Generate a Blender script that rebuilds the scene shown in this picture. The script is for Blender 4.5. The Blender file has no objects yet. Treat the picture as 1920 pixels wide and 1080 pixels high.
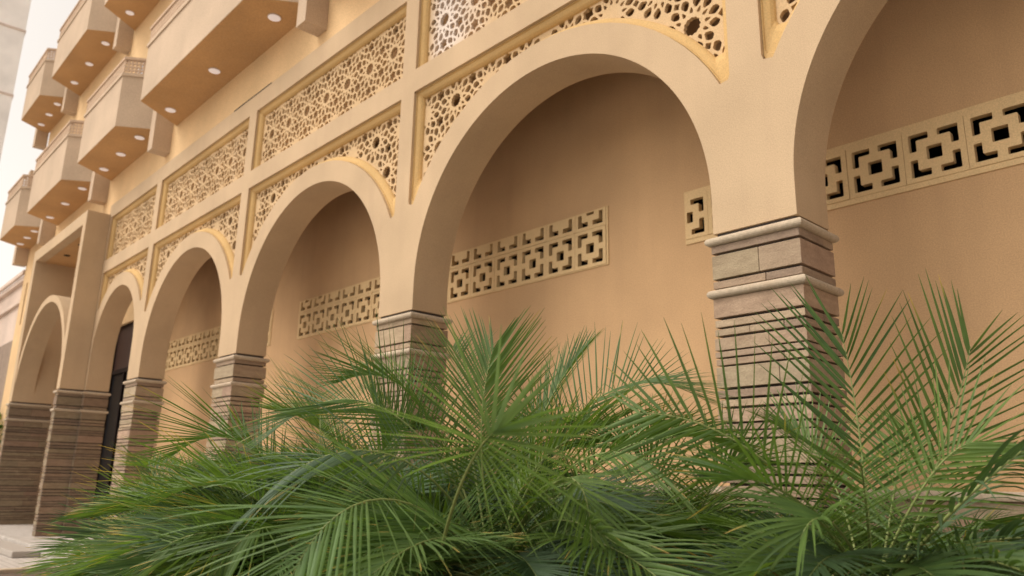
import bpy, bmesh, math, random
from mathutils import Vector, Matrix
from math import sin, cos, pi, radians, sqrt, tan, atan2

scene = bpy.context.scene
COL = scene.collection
rnd = random.Random(7)

# ------------------------------------------------------------------ camera
# facade frame: x along the facade, y into the building, z up; built in units of one arcade bay (4 m)
S = 4.0
ZB = 2.94                       # height of the pier capitals above the ground
CX, CD, CZ, YAW, PIT, ROL, FPX = 0.52338, 1.08376, -0.40902, 0.82119, 0.24698, 0.01893, 1445.337


def W(x, y, z):
    return Vector((x * S, y * S, z * S + ZB))


F = Vector((-sin(YAW) * cos(PIT), cos(YAW) * cos(PIT), sin(PIT)))
R0 = Vector((cos(YAW), sin(YAW), 0))
U0 = R0.cross(F)
RR = R0 * cos(ROL) + U0 * sin(ROL)
UU = -R0 * sin(ROL) + U0 * cos(ROL)
CAM = W(CX, -CD, CZ)


def at(u, v, d):
    """point d metres deep in the viewing direction of photo pixel (u, v)"""
    return CAM + (F + RR * ((u - 960) / FPX) + UU * ((540 - v) / FPX)) * d


cam_d = bpy.data.cameras.new('camera')
cam = bpy.data.objects.new('camera', cam_d)
COL.objects.link(cam)
m = Matrix((RR, UU, -F)).transposed().to_4x4()
m.translation = CAM
cam.matrix_world = m
cam_d.sensor_width = 36
cam_d.lens = FPX / 1920 * 36
cam_d.clip_start = 0.05
cam_d.clip_end = 2000
cam_d.dof.use_dof = True
cam_d.dof.focus_distance = 3.3
cam_d.dof.aperture_fstop = 2.8
scene.camera = cam

# ------------------------------------------------------------------ world, sun, exposure
SUN_EL, SUN_AZ = radians(55), radians(210)      # azimuth measured from +Y clockwise
world = bpy.data.worlds.new('World')
scene.world = world
world.use_nodes = True
wn = world.node_tree
wn.nodes.clear()
sky = wn.nodes.new('ShaderNodeTexSky')
sky.sky_type = 'NISHITA'
sky.sun_disc = False
sky.sun_elevation = SUN_EL
sky.sun_rotation = SUN_AZ
sky.dust_density = 4
sky.air_density = 1.2
bw = wn.nodes.new('ShaderNodeRGBToBW')
mx = wn.nodes.new('ShaderNodeMix'); mx.data_type = 'RGBA'; mx.inputs[0].default_value = 0.88
tint = wn.nodes.new('ShaderNodeMix'); tint.data_type = 'RGBA'; tint.blend_type = 'MULTIPLY'; tint.inputs[0].default_value = 1
tint.inputs[7].default_value = (1.98, 1.80, 1.60, 1)
bg = wn.nodes.new('ShaderNodeBackground'); bg.inputs[1].default_value = 0.14
wo = wn.nodes.new('ShaderNodeOutputWorld')
wn.links.new(sky.outputs[0], bw.inputs[0])
wn.links.new(bw.outputs[0], tint.inputs[6])
wn.links.new(sky.outputs[0], mx.inputs[6])
wn.links.new(tint.outputs[2], mx.inputs[7])
wn.links.new(mx.outputs[2], bg.inputs[0])
wn.links.new(bg.outputs[0], wo.inputs[0])

sd = bpy.data.lights.new('sun', 'SUN')
sd.energy = 0.5
sd.angle = radians(50)
sd.color = (1, 0.95, 0.87)
sun = bpy.data.objects.new('sun', sd)
COL.objects.link(sun)
sdir = Vector((sin(SUN_AZ) * cos(SUN_EL), cos(SUN_AZ) * cos(SUN_EL), sin(SUN_EL)))
sun.rotation_euler = sdir.to_track_quat('Z', 'Y').to_euler()
sun.location = (0, 0, 40)

scene.view_settings.view_transform = 'Standard'
scene.view_settings.look = 'None'
scene.view_settings.gamma = 1
scene.view_settings.exposure = 0.25
scene.render.engine = 'CYCLES'
scene.cycles.max_bounces = 8
scene.cycles.diffuse_bounces = 5
scene.cycles.transparent_max_bounces = 4


# ------------------------------------------------------------------ materials
def nodes_of(name):
    mt = bpy.data.materials.new(name)
    mt.use_nodes = True
    nt = mt.node_tree
    b = nt.nodes['Principled BSDF']
    return mt, nt, b


def N(nt, t, **kw):
    n = nt.nodes.new(t)
    for k, v in kw.items():
        setattr(n, k, v)
    return n


def stucco(name, col, dark=0.82, rough=0.92, grain=130, bump=0.35, stain=0.0, dirt=(0.45, 0.33, 0.22)):
    mt, nt, b = nodes_of(name)
    L = nt.links
    geo = N(nt, 'ShaderNodeNewGeometry')
    n1 = N(nt, 'ShaderNodeTexNoise'); n1.inputs['Scale'].default_value = grain; n1.inputs['Detail'].default_value = 3
    n2 = N(nt, 'ShaderNodeTexNoise'); n2.inputs['Scale'].default_value = 1.1; n2.inputs['Detail'].default_value = 6
    n3 = N(nt, 'ShaderNodeTexVoronoi'); n3.inputs['Scale'].default_value = 60
    mp = N(nt, 'ShaderNodeMapping'); mp.inputs['Scale'].default_value = (5, 5, 0.5)
    n4 = N(nt, 'ShaderNodeTexNoise'); n4.inputs['Scale'].default_value = 1.0; n4.inputs['Detail'].default_value = 4
    for n in (n1, n2, n3):
        L.new(geo.outputs['Position'], n.inputs['Vector'])
    L.new(geo.outputs['Position'], mp.inputs['Vector'])
    L.new(mp.outputs[0], n4.inputs['Vector'])
    r1 = N(nt, 'ShaderNodeMapRange'); r1.inputs[1].default_value = 0.3; r1.inputs[2].default_value = 0.7
    r1.inputs[3].default_value = dark; r1.inputs[4].default_value = 1.06
    L.new(n1.outputs[0], r1.inputs[0])
    r2 = N(nt, 'ShaderNodeMapRange'); r2.inputs[1].default_value = 0.3; r2.inputs[2].default_value = 0.7
    r2.inputs[3].default_value = 0.88; r2.inputs[4].default_value = 1.07
    L.new(n2.outputs[0], r2.inputs[0])
    mul = N(nt, 'ShaderNodeMath', operation='MULTIPLY')
    L.new(r1.outputs[0], mul.inputs[0]); L.new(r2.outputs[0], mul.inputs[1])
    # sparse pits
    r3 = N(nt, 'ShaderNodeMapRange'); r3.inputs[1].default_value = 0.03; r3.inputs[2].default_value = 0.13
    r3.inputs[3].default_value = 0.66; r3.inputs[4].default_value = 1.0
    L.new(n3.outputs['Distance'], r3.inputs[0])
    mul2 = N(nt, 'ShaderNodeMath', operation='MULTIPLY')
    L.new(mul.outputs[0], mul2.inputs[0]); L.new(r3.outputs[0], mul2.inputs[1])
    vm = N(nt, 'ShaderNodeVectorMath', operation='SCALE')
    vm.inputs[0].default_value = col
    L.new(mul2.outputs[0], vm.inputs['Scale'])
    out = vm.outputs[0]
    if stain > 0:
        r4 = N(nt, 'ShaderNodeMapRange'); r4.inputs[1].default_value = 0.5; r4.inputs[2].default_value = 0.75
        r4.inputs[3].default_value = 0; r4.inputs[4].default_value = stain
        L.new(n4.outputs[0], r4.inputs[0])
        mxx = N(nt, 'ShaderNodeMix', data_type='RGBA')
        L.new(r4.outputs[0], mxx.inputs[0]); L.new(out, mxx.inputs[6]); mxx.inputs[7].default_value = (*dirt, 1)
        out = mxx.outputs[2]
    L.new(out, b.inputs['Base Color'])
    b.inputs['Roughness'].default_value = rough
    b.inputs['Specular IOR Level'].default_value = 0.25
    bp = N(nt, 'ShaderNodeBump'); bp.inputs['Strength'].default_value = bump; bp.inputs['Distance'].default_value = 0.004
    L.new(n1.outputs[0], bp.inputs['Height'])
    L.new(bp.outputs[0], b.inputs['Normal'])
    return mt


def plain(name, col, rough=0.6, metal=0.0, spec=0.4):
    mt, nt, b = nodes_of(name)
    n1 = N(nt, 'ShaderNodeTexNoise'); n1.inputs['Scale'].default_value = 40
    geo = N(nt, 'ShaderNodeNewGeometry')
    nt.links.new(geo.outputs['Position'], n1.inputs['Vector'])
    r1 = N(nt, 'ShaderNodeMapRange'); r1.inputs[3].default_value = 0.85; r1.inputs[4].default_value = 1.12
    nt.links.new(n1.outputs[0], r1.inputs[0])
    vm = N(nt, 'ShaderNodeVectorMath', operation='SCALE'); vm.inputs[0].default_value = col
    nt.links.new(r1.outputs[0], vm.inputs['Scale'])
    nt.links.new(vm.outputs[0], b.inputs['Base Color'])
    b.inputs['Roughness'].default_value = rough
    b.inputs['Metallic'].default_value = metal
    b.inputs['Specular IOR Level'].default_value = spec
    return mt


M_FRONT = stucco('pale_stucco', (0.56, 0.412, 0.262), stain=0.22, dirt=(0.40, 0.28, 0.19))
M_BALC = stucco('balcony_stucco', (0.56, 0.43, 0.31), stain=0.15, dirt=(0.46, 0.33, 0.24), grain=60)
M_WALL = stucco('ochre_stucco', (0.59, 0.38, 0.205), stain=0.25, dirt=(0.42, 0.27, 0.15), grain=110)
M_UPPER = stucco('yellow_stucco', (0.76, 0.53, 0.29), stain=0.05, grain=60)
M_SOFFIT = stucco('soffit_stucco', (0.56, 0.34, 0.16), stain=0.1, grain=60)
M_MOULD = stucco('ochre_moulding', (0.60, 0.40, 0.175), grain=90, stain=0.12, bump=0.1)
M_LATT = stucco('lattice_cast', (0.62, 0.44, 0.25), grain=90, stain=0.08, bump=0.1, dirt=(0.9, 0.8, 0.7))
M_BLOCK = stucco('block_cast', (0.72, 0.52, 0.28), grain=140, stain=0.12, bump=0.2)
M_RAIL = stucco('railing_lattice', (0.56, 0.405, 0.285), grain=60)
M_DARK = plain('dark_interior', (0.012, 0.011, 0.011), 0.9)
M_DOOR = plain('dark_timber', (0.015, 0.010, 0.009), 0.6, spec=.1)
M_GLASSD = plain('dark_glass', (0.010, 0.010, 0.011), 0.4, spec=0.15)
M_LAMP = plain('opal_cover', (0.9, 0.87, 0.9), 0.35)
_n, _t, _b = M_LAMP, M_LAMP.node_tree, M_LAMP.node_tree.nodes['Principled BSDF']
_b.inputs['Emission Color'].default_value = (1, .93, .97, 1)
_b.inputs['Emission Strength'].default_value = 0.16  # faint glow added to brighten the covers; the downlights look switched off
M_RING = plain('lamp_ring', (0.6, 0.5, 0.42), 0.4)
M_WHITEF = plain('white_window_frame', (0.75, 0.77, 0.8), 0.4)
M_PINK = stucco('pink_render', (0.72, 0.58, 0.49), grain=30)
M_PALE = stucco('pale_tower_render', (0.96, 0.90, 0.84), grain=200, dark=.97)
M_BEAD = stucco('limestone_bead', (0.50, 0.41, 0.305), grain=60, stain=0.35, dirt=(0.40, 0.27, 0.17), bump=0.3)


def stone_mat():
    mt, nt, b = nodes_of('sandstone_cladding')
    L = nt.links
    at_ = N(nt, 'ShaderNodeAttribute'); at_.attribute_name = 'tint'
    geo = N(nt, 'ShaderNodeNewGeometry')
    mp = N(nt, 'ShaderNodeMapping'); mp.inputs['Scale'].default_value = (4, 4, 14)
    L.new(geo.outputs['Position'], mp.inputs['Vector'])
    n1 = N(nt, 'ShaderNodeTexNoise'); n1.inputs['Scale'].default_value = 1.5; n1.inputs['Detail'].default_value = 8; n1.inputs['Roughness'].default_value = 0.65
    L.new(mp.outputs[0], n1.inputs['Vector'])
    n2 = N(nt, 'ShaderNodeTexNoise'); n2.inputs['Scale'].default_value = 6; n2.inputs['Detail'].default_value = 8
    L.new(geo.outputs['Position'], n2.inputs['Vector'])
    n3 = N(nt, 'ShaderNodeTexNoise'); n3.inputs['Scale'].default_value = 90; n3.inputs['Detail'].default_value = 4
    L.new(geo.outputs['Position'], n3.inputs['Vector'])
    cr = N(nt, 'ShaderNodeValToRGB')
    cr.color_ramp.elements[0].position = 0.3; cr.color_ramp.elements[0].color = (0.80, 0.74, 0.70, 1)
    cr.color_ramp.elements[1].position = 0.7; cr.color_ramp.elements[1].color = (1.15, 1.12, 1.08, 1)
    L.new(n1.outputs[0], cr.inputs[0])
    mu = N(nt, 'ShaderNodeMix', data_type='RGBA', blend_type='MULTIPLY'); mu.inputs[0].default_value = 1
    L.new(at_.outputs['Color'], mu.inputs[6]); L.new(cr.outputs[0], mu.inputs[7])
    r3 = N(nt, 'ShaderNodeMapRange'); r3.inputs[3].default_value = 0.72; r3.inputs[4].default_value = 1.28
    L.new(n3.outputs[0], r3.inputs[0])
    vm = N(nt, 'ShaderNodeVectorMath', operation='SCALE'); L.new(mu.outputs[2], vm.inputs[0]); L.new(r3.outputs[0], vm.inputs['Scale'])
    L.new(vm.outputs[0], b.inputs['Base Color'])
    b.inputs['Roughness'].default_value = 0.8
    b.inputs['Specular IOR Level'].default_value = 0.3
    ad = N(nt, 'ShaderNodeMath', operation='MULTIPLY_ADD'); ad.inputs[1].default_value = 0.35
    L.new(n3.outputs[0], ad.inputs[0]); L.new(n2.outputs[0], ad.inputs[2])
    bp = N(nt, 'ShaderNodeBump'); bp.inputs['Strength'].default_value = 0.7; bp.inputs['Distance'].default_value = 0.015
    L.new(ad.outputs[0], bp.inputs['Height']); L.new(bp.outputs[0], b.inputs['Normal'])
    return mt


M_STONE = stone_mat()


def leaf_mat(name, base, young, dry, trans=0.32):
    mt, nt, b = nodes_of(name)
    L = nt.links
    a = N(nt, 'ShaderNodeAttribute'); a.attribute_name = 'leaf'
    sp = N(nt, 'ShaderNodeSeparateColor'); L.new(a.outputs['Color'], sp.inputs[0])
    oi = N(nt, 'ShaderNodeObjectInfo')
    m1 = N(nt, 'ShaderNodeMix', data_type='RGBA')
    m1.inputs[6].default_value = (*base, 1); m1.inputs[7].default_value = (*young, 1)
    ad = N(nt, 'ShaderNodeMath', operation='MULTIPLY_ADD'); ad.inputs[1].default_value = 0.45
    L.new(sp.outputs[1], ad.inputs[0])
    mo = N(nt, 'ShaderNodeMath', operation='MULTIPLY'); mo.inputs[1].default_value = 0.55
    L.new(oi.outputs['Random'], mo.inputs[0]); L.new(mo.outputs[0], ad.inputs[2])
    L.new(ad.outputs[0], m1.inputs[0])
    # dry tips
    gt = N(nt, 'ShaderNodeMapRange'); gt.inputs[1].default_value = 0.72; gt.inputs[2].default_value = 0.98
    L.new(sp.outputs[0], gt.inputs[0])
    gm = N(nt, 'ShaderNodeMath', operation='MULTIPLY'); L.new(gt.outputs[0], gm.inputs[0]); L.new(sp.outputs[2], gm.inputs[1])
    m2 = N(nt, 'ShaderNodeMix', data_type='RGBA'); m2.inputs[7].default_value = (*dry, 1)
    L.new(gm.outputs[0], m2.inputs[0]); L.new(m1.outputs[2], m2.inputs[6])
    geo = N(nt, 'ShaderNodeNewGeometry')
    n = N(nt, 'ShaderNodeTexNoise'); n.inputs['Scale'].default_value = 18; n.inputs['Detail'].default_value = 5
    L.new(geo.outputs['Position'], n.inputs['Vector'])
    r = N(nt, 'ShaderNodeMapRange'); r.inputs[3].default_value = 0.6; r.inputs[4].default_value = 1.4
    L.new(n.outputs[0], r.inputs[0])
    vm = N(nt, 'ShaderNodeVectorMath', operation='SCALE'); L.new(m2.outputs[2], vm.inputs[0]); L.new(r.outputs[0], vm.inputs['Scale'])
    L.new(vm.outputs[0], b.inputs['Base Color'])
    b.inputs['Roughness'].default_value = 0.5
    b.inputs['Specular IOR Level'].default_value = 0.32
    tr = N(nt, 'ShaderNodeBsdfTranslucent')
    vy = N(nt, 'ShaderNodeMix', data_type='RGBA', blend_type='MULTIPLY'); vy.inputs[0].default_value = 1; vy.inputs[7].default_value = (1.6, 1.7, 0.6, 1)
    L.new(vm.outputs[0], vy.inputs[6]); L.new(vy.outputs[2], tr.inputs[0])
    ms = N(nt, 'ShaderNodeMixShader'); ms.inputs[0].default_value = trans
    L.new(b.outputs[0], ms.inputs[1]); L.new(tr.outputs[0], ms.inputs[2])
    L.new(ms.outputs[0], nt.nodes['Material Output'].inputs[0])
    return mt


M_LEAF = leaf_mat('palm_leaflet', (0.050, 0.104, 0.031), (0.135, 0.212, 0.048), (0.50, 0.33, 0.09))
M_FRESH = leaf_mat('fresh_leaflet', (0.10, 0.18, 0.07), (0.155, 0.25, 0.08), (0.5, 0.4, 0.12))
M_LEAFG = leaf_mat('palm_leaflet_grey', (0.075, 0.125, 0.072), (0.06, 0.115, 0.042), (0.4, 0.3, 0.1), 0.2)
M_BUSH = leaf_mat('bush_leaf', (0.04, 0.09, 0.02), (0.10, 0.17, 0.02), (0.5, 0.45, 0.05))
M_DEAD = leaf_mat('dry_leaflet', (0.30, 0.20, 0.09), (0.38, 0.27, 0.12), (0.30, 0.18, 0.08))
M_RACHIS = plain('rachis', (0.20, 0.24, 0.075), 0.5)
M_TRUNK = plain('palm_trunk', (0.12, 0.08, 0.05), 0.9)
M_RED = plain('red_petal', (0.55, 0.02, 0.02), 0.5)


def ground_mat(name, c1, c2, scale, brick=True):
    mt, nt, b = nodes_of(name)
    L = nt.links
    geo = N(nt, 'ShaderNodeNewGeometry')
    n = N(nt, 'ShaderNodeTexNoise'); n.inputs['Scale'].default_value = 7; n.inputs['Detail'].default_value = 8
    L.new(geo.outputs['Position'], n.inputs['Vector'])
    r = N(nt, 'ShaderNodeMapRange'); r.inputs[3].default_value = 0.7; r.inputs[4].default_value = 1.2
    L.new(n.outputs[0], r.inputs[0])
    if brick:
        t = N(nt, 'ShaderNodeTexBrick'); t.inputs['Color1'].default_value = (*c1, 1); t.inputs['Color2'].default_value = (*c2, 1)
        t.inputs['Mortar'].default_value = (c1[0] * .45, c1[1] * .42, c1[2] * .4, 1)
        t.inputs['Scale'].default_value = scale; t.inputs['Mortar Size'].default_value = 0.012
        L.new(geo.outputs['Position'], t.inputs['Vector'])
        src = t.outputs[0]
    else:
        t = N(nt, 'ShaderNodeMix', data_type='RGBA'); t.inputs[6].default_value = (*c1, 1); t.inputs[7].default_value = (*c2, 1)
        n5 = N(nt, 'ShaderNodeTexNoise'); n5.inputs['Scale'].default_value = scale
        L.new(geo.outputs['Position'], n5.inputs['Vector']); L.new(n5.outputs[0], t.inputs[0]); src = t.outputs[2]
    vm = N(nt, 'ShaderNodeVectorMath', operation='SCALE'); L.new(src, vm.inputs[0]); L.new(r.outputs[0], vm.inputs['Scale'])
    L.new(vm.outputs[0], b.inputs['Base Color'])
    b.inputs['Roughness'].default_value = 0.8
    return mt


M_PAVE = ground_mat('paving', (0.50, 0.46, 0.42), (0.43, 0.39, 0.35), 2.2)
M_SOIL = ground_mat('soil', (0.07, 0.045, 0.03), (0.12, 0.08, 0.05), 9, False)
M_RUBBLE = ground_mat('stone_wall', (0.36, 0.27, 0.2), (0.26, 0.19, 0.15), 5)


# ------------------------------------------------------------------ mesh helpers
class MB:
    def __init__(s):
        s.v = []; s.f = []; s.c = []; s.mi = []

    def quad(s, a, b, c, d, col=None, mi=0):
        i = len(s.v); s.v += [a, b, c, d]; s.f.append((i, i + 1, i + 2, i + 3)); s.c.append(col); s.mi.append(mi)

    def face(s, pts, col=None, mi=0):
        i = len(s.v); s.v += list(pts); s.f.append(tuple(range(i, i + len(pts)))); s.c.append(col); s.mi.append(mi)

    def prism(s, poly, z0, z1, col=None, mi=0, mp=None):
        """poly: list of (x, y); z0..z1"""
        mp = mp or (lambda x, y, z: Vector((x, y, z)))
        n = len(poly)
        i = len(s.v)
        s.v += [mp(x, y, z0) for x, y in poly] + [mp(x, y, z1) for x, y in poly]
        s.f.append(tuple(i + k for k in range(n))[::-1]); s.f.append(tuple(i + n + k for k in range(n)))
        s.c += [col, col]; s.mi += [mi, mi]
        for k in range(n):
            k2 = (k + 1) % n
            s.f.append((i + k, i + k2, i + n + k2, i + n + k)); s.c.append(col); s.mi.append(mi)

    def box(s, x0, x1, y0, y1, z0, z1, col=None, mi=0, mp=None):
        s.prism([(x0, y0), (x1, y0), (x1, y1), (x0, y1)], z0, z1, col, mi, mp)

    def build(s, name, mats, parent=None, smooth=False, bevel=0.0, attr=None, fix=True):
        me = bpy.data.meshes.new(name)
        me.from_pydata([tuple(v) for v in s.v], [], s.f)
        if not isinstance(mats, (list, tuple)):
            mats = [mats]
        for mt in mats:
            me.materials.append(mt)
        me.polygons.foreach_set('material_index', s.mi)
        if attr:
            ca = me.color_attributes.new(attr, 'FLOAT_COLOR', 'CORNER')
            for p in me.polygons:
                c = s.c[p.index] or (0.5, 0.5, 0.5)
                for li in p.loop_indices:
                    ca.data[li].color = (*c, 1)
        if fix:
            bm = bmesh.new(); bm.from_mesh(me)
            bmesh.ops.recalc_face_normals(bm, faces=bm.faces)
            bm.to_mesh(me); bm.free()
        if smooth:
            me.polygons.foreach_set('use_smooth', [True] * len(me.polygons))
        o = bpy.data.objects.new(name, me)
        COL.objects.link(o)
        if parent:
            o.parent = parent
        if bevel:
            md = o.modifiers.new('bevel', 'BEVEL'); md.width = bevel; md.segments = 2; md.limit_method = 'ANGLE'; md.angle_limit = radians(40)
        return o


def empty(name, loc=(0, 0, 0)):
    o = bpy.data.objects.new(name, None)
    o.location = loc
    o.empty_display_size = 0.3
    COL.objects.link(o)
    return o


def tag(o, label, cat, group=None, kind=None):
    if label: o['label'] = label
    if cat: o['category'] = cat
    if group: o['group'] = group
    if kind: o['kind'] = kind
    return o


def plate(name, outer, holes, y0, y1, mats, parent=None, mp=None, bevel=0.0):
    """flat plate in the x-z plane with holes, thickness y0..y1 (bay units)"""
    cu = bpy.data.curves.new('tmp', 'CURVE')
    cu.dimensions = '2D'; cu.fill_mode = 'BOTH'; cu.extrude = 0.5
    for poly in [outer] + holes:
        sp = cu.splines.new('POLY'); sp.points.add(len(poly) - 1)
        for p, q in zip(sp.points, poly):
            p.co = (q[0], q[1], 0, 1)
        sp.use_cyclic_u = True
    ob = bpy.data.objects.new('tmp', cu)
    COL.objects.link(ob)
    dg = bpy.context.evaluated_depsgraph_get()
    me = bpy.data.meshes.new_from_object(ob.evaluated_get(dg))
    bpy.data.objects.remove(ob); bpy.data.curves.remove(cu)
    mp = mp or W
    for v in me.vertices:
        x, z, k = v.co
        v.co = mp(x, y1 if k > 0 else y0, z)
    me.materials.clear()
    me.materials.append(mats)
    bm = bmesh.new(); bm.from_mesh(me)
    bmesh.ops.remove_doubles(bm, verts=bm.verts, dist=0.0004)
    bmesh.ops.recalc_face_normals(bm, faces=bm.faces)
    bm.to_mesh(me); bm.free()
    me.polygons.foreach_set('use_smooth', [False] * len(me.polygons))
    me.name = name
    o = bpy.data.objects.new(name, me)
    COL.objects.link(o)
    if parent: o.parent = parent
    if bevel:
        md = o.modifiers.new('bevel', 'BEVEL'); md.width = bevel; md.segments = 2; md.limit_method = 'ANGLE'; md.angle_limit = radians(50)
    return o


# ------------------------------------------------------------------ girih pattern (rosettes by polygons in contact)
def seg_x(p, d, q, e):
    den = d[0] * e[1] - d[1] * e[0]
    if abs(den) < 1e-9: return None
    t = ((q[0] - p[0]) * e[1] - (q[1] - p[1]) * e[0]) / den
    return t


def hankin(n, cx, cy, ap, rot, theta, J):
    """segments of the star in a regular n-gon of apothem ap"""
    mids = []
    for k in range(n):
        a = rot + 2 * pi * k / n
        mids.append((cx + ap * cos(a), cy + ap * sin(a), a))
    rays = []
    for (x, y, a) in mids:
        for sg in (1, -1):
            d = a + pi + sg * (pi / 2 - theta)
            rays.append([(x, y), (cos(d), sin(d)), sg])
    out = []
    for i in range(n):
        for sidx in (0, 1):
            p, d, sg = rays[2 * i + sidx]
            j = (i + (-sg) * J) % n
            # partner: mirrored ray J edges on
            best = None
            for jj in ((i + J) % n, (i - J) % n):
                for s2 in (0, 1):
                    q, e, sg2 = rays[2 * jj + s2]
                    if sg2 == sg: continue
                    t = seg_x(p, d, q, e)
                    t2 = seg_x(q, e, p, d)
                    if t and t2 and t > 1e-6 and abs(t - t2) < 1e-6 and (best is None or t < best): best = t
            if best:
                out.append((p, (p[0] + d[0] * best, p[1] + d[1] * best)))
    return out


def split_segs(segs):
    res = []
    for i, (a, b) in enumerate(segs):
        d = (b[0] - a[0], b[1] - a[1])
        ts = [0, 1]
        for j, (q, r) in enumerate(segs):
            if i == j: continue
            e = (r[0] - q[0], r[1] - q[1])
            t = seg_x(a, d, q, e); u = seg_x(q, e, a, d)
            if t is not None and u is not None and 1e-5 < t < 1 - 1e-5 and -1e-5 < u < 1 + 1e-5: ts.append(t)
        ts = sorted(ts)
        for t0, t1 in zip(ts, ts[1:]):
            if t1 - t0 > 1e-5:
                res.append(((a[0] + d[0] * t0, a[1] + d[1] * t0), (a[0] + d[0] * t1, a[1] + d[1] * t1)))
    return res


def trace_faces(segs, eps=1e-4):
    pts = []; grid = {}

    def pid(p):
        k = (round(p[0] / eps / 5), round(p[1] / eps / 5))
        for dx in (-1, 0, 1):
            for dy in (-1, 0, 1):
                for i in grid.get((k[0] + dx, k[1] + dy), ()):
                    if abs(pts[i][0] - p[0]) < 3 * eps and abs(pts[i][1] - p[1]) < 3 * eps: return i
        pts.append(p); grid.setdefault(k, []).append(len(pts) - 1)
        return len(pts) - 1
    nb = {}
    for a, b in segs:
        i, j = pid(a), pid(b)
        if i != j:
            nb.setdefault(i, set()).add(j); nb.setdefault(j, set()).add(i)
    order = {i: sorted(s, key=lambda j: atan2(pts[j][1] - pts[i][1], pts[j][0] - pts[i][0])) for i, s in nb.items()}
    seen = set(); faces = []
    for i in nb:
        for j in nb[i]:
            if (i, j) in seen: continue
            f = []; a, b = i, j
            while (a, b) not in seen:
                seen.add((a, b)); f.append(pts[a])
                o = order[b]; k = o.index(a)
                a, b = b, o[(k - 1) % len(o)]
            ar = sum(p[0] * q[1] - q[0] * p[1] for p, q in zip(f, f[1:] + f[:1])) / 2
            if ar > 0 and len(f) < 60: faces.append((f, ar))
    return faces


def inset(poly, d):
    n = len(poly); out = []
    # drop collinear points
    pp = []
    for i in range(n):
        a, b, c = poly[i - 1], poly[i], poly[(i + 1) % n]
        cr = (b[0] - a[0]) * (c[1] - b[1]) - (b[1] - a[1]) * (c[0] - b[0])
        if abs(cr) > 1e-7: pp.append(b)
    poly = pp; n = len(poly)
    if n < 3: return None
    for i in range(n):
        a, b, c = poly[i - 1], poly[i], poly[(i + 1) % n]
        e1 = (b[0] - a[0], b[1] - a[1]); e2 = (c[0] - b[0], c[1] - b[1])
        l1 = sqrt(e1[0] ** 2 + e1[1] ** 2); l2 = sqrt(e2[0] ** 2 + e2[1] ** 2)
        n1 = (-e1[1] / l1, e1[0] / l1); n2 = (-e2[1] / l2, e2[0] / l2)
        k = 1 + n1[0] * n2[0] + n1[1] * n2[1]
        if k < 0.12: k = 0.12
        out.append((b[0] + d * (n1[0] + n2[0]) / k, b[1] + d * (n1[1] + n2[1]) / k))
    ar = sum(p[0] * q[1] - q[0] * p[1] for p, q in zip(out, out[1:] + out[:1])) / 2
    # edges must keep their direction
    bad = 0
    for i in range(n):
        j = (i + 1) % n
        if (out[j][0] - out[i][0]) * (poly[j][0] - poly[i][0]) + (out[j][1] - out[i][1]) * (poly[j][1] - poly[i][1]) <= 0: bad += 1
    if ar <= 0 or bad: return None
    return out, ar


def chaikin(p, k=0.22):
    o = []
    n = len(p)
    for i in range(n):
        a, b = p[i], p[(i + 1) % n]
        o.append((a[0] + (b[0] - a[0]) * k, a[1] + (b[1] - a[1]) * k))
        o.append((a[0] + (b[0] - a[0]) * (1 - k), a[1] + (b[1] - a[1]) * (1 - k)))
    return o


def girih_cell(dist, strap):
    """faces of one period; lattice vectors (dist,0),(dist/2,dist*sqrt3/2). 4.6.12 tiling"""
    a = dist / (2 * 1.8660254 + 1)
    ap = 1.8660254 * a
    segs = []
    v1 = (dist, 0.0); v2 = (dist / 2, dist * sqrt(3) / 2)
    for i in range(-2, 4):
        for j in range(-2, 4):
            cx, cy = i * v1[0] + j * v2[0], i * v1[1] + j * v2[1]
            segs += split_segs(hankin(12, cx, cy, ap, 0, radians(69), 3))
            for k in range(3):
                an = k * pi / 3
                segs += split_segs(hankin(4, cx + cos(an) * dist / 2, cy + sin(an) * dist / 2, a / 2, an, radians(52), 1))
            for k in (0, 1):
                an = pi / 6 + k * pi / 3
                r = dist / sqrt(3)
                segs += split_segs(hankin(6, cx + cos(an) * r, cy + sin(an) * r, a * sqrt(3) / 2, an, radians(56), 1))
    faces = trace_faces(segs)
    out = []
    for f, ar in faces:
        cx = sum(p[0] for p in f) / len(f); cy = sum(p[1] for p in f) / len(f)
        tj = cy / v2[1]; ti = (cx - tj * v2[0]) / dist
        if -1e-3 <= ti < 1 - 1e-3 and -1e-3 <= tj < 1 - 1e-3:
            r = inset(f, strap)
            if r and r[1] > (dist * 0.022) ** 2:
                out.append(chaikin(r[0]))
    return out, v1, v2


CELL, V1, V2 = girih_cell(0.128, 0.0027)


def clip(poly, px, pz, nx, nz):
    """part of the polygon on the side (nx, nz) of the line through (px, pz)"""
    out = []
    n = len(poly)
    for k in range(n):
        a, b = poly[k], poly[(k + 1) % n]
        da = (a[0] - px) * nx + (a[1] - pz) * nz; db = (b[0] - px) * nx + (b[1] - pz) * nz
        if da >= 0: out.append(a)
        if (da >= 0) != (db >= 0):
            t = da / (da - db); out.append((a[0] + (b[0] - a[0]) * t, a[1] + (b[1] - a[1]) * t))
    return out


def area(p):
    return abs(sum(a[0] * b[1] - b[0] * a[1] for a, b in zip(p, p[1:] + p[:1])) / 2)


def convexish(p):
    n = len(p); sg = 0
    for k in range(n):
        a, b, c = p[k - 1], p[k], p[(k + 1) % n]
        cr = (b[0] - a[0]) * (c[1] - b[1]) - (b[1] - a[1]) * (c[0] - b[0])
        if cr < -2e-7: sg += 1
    return sg == 0


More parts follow.
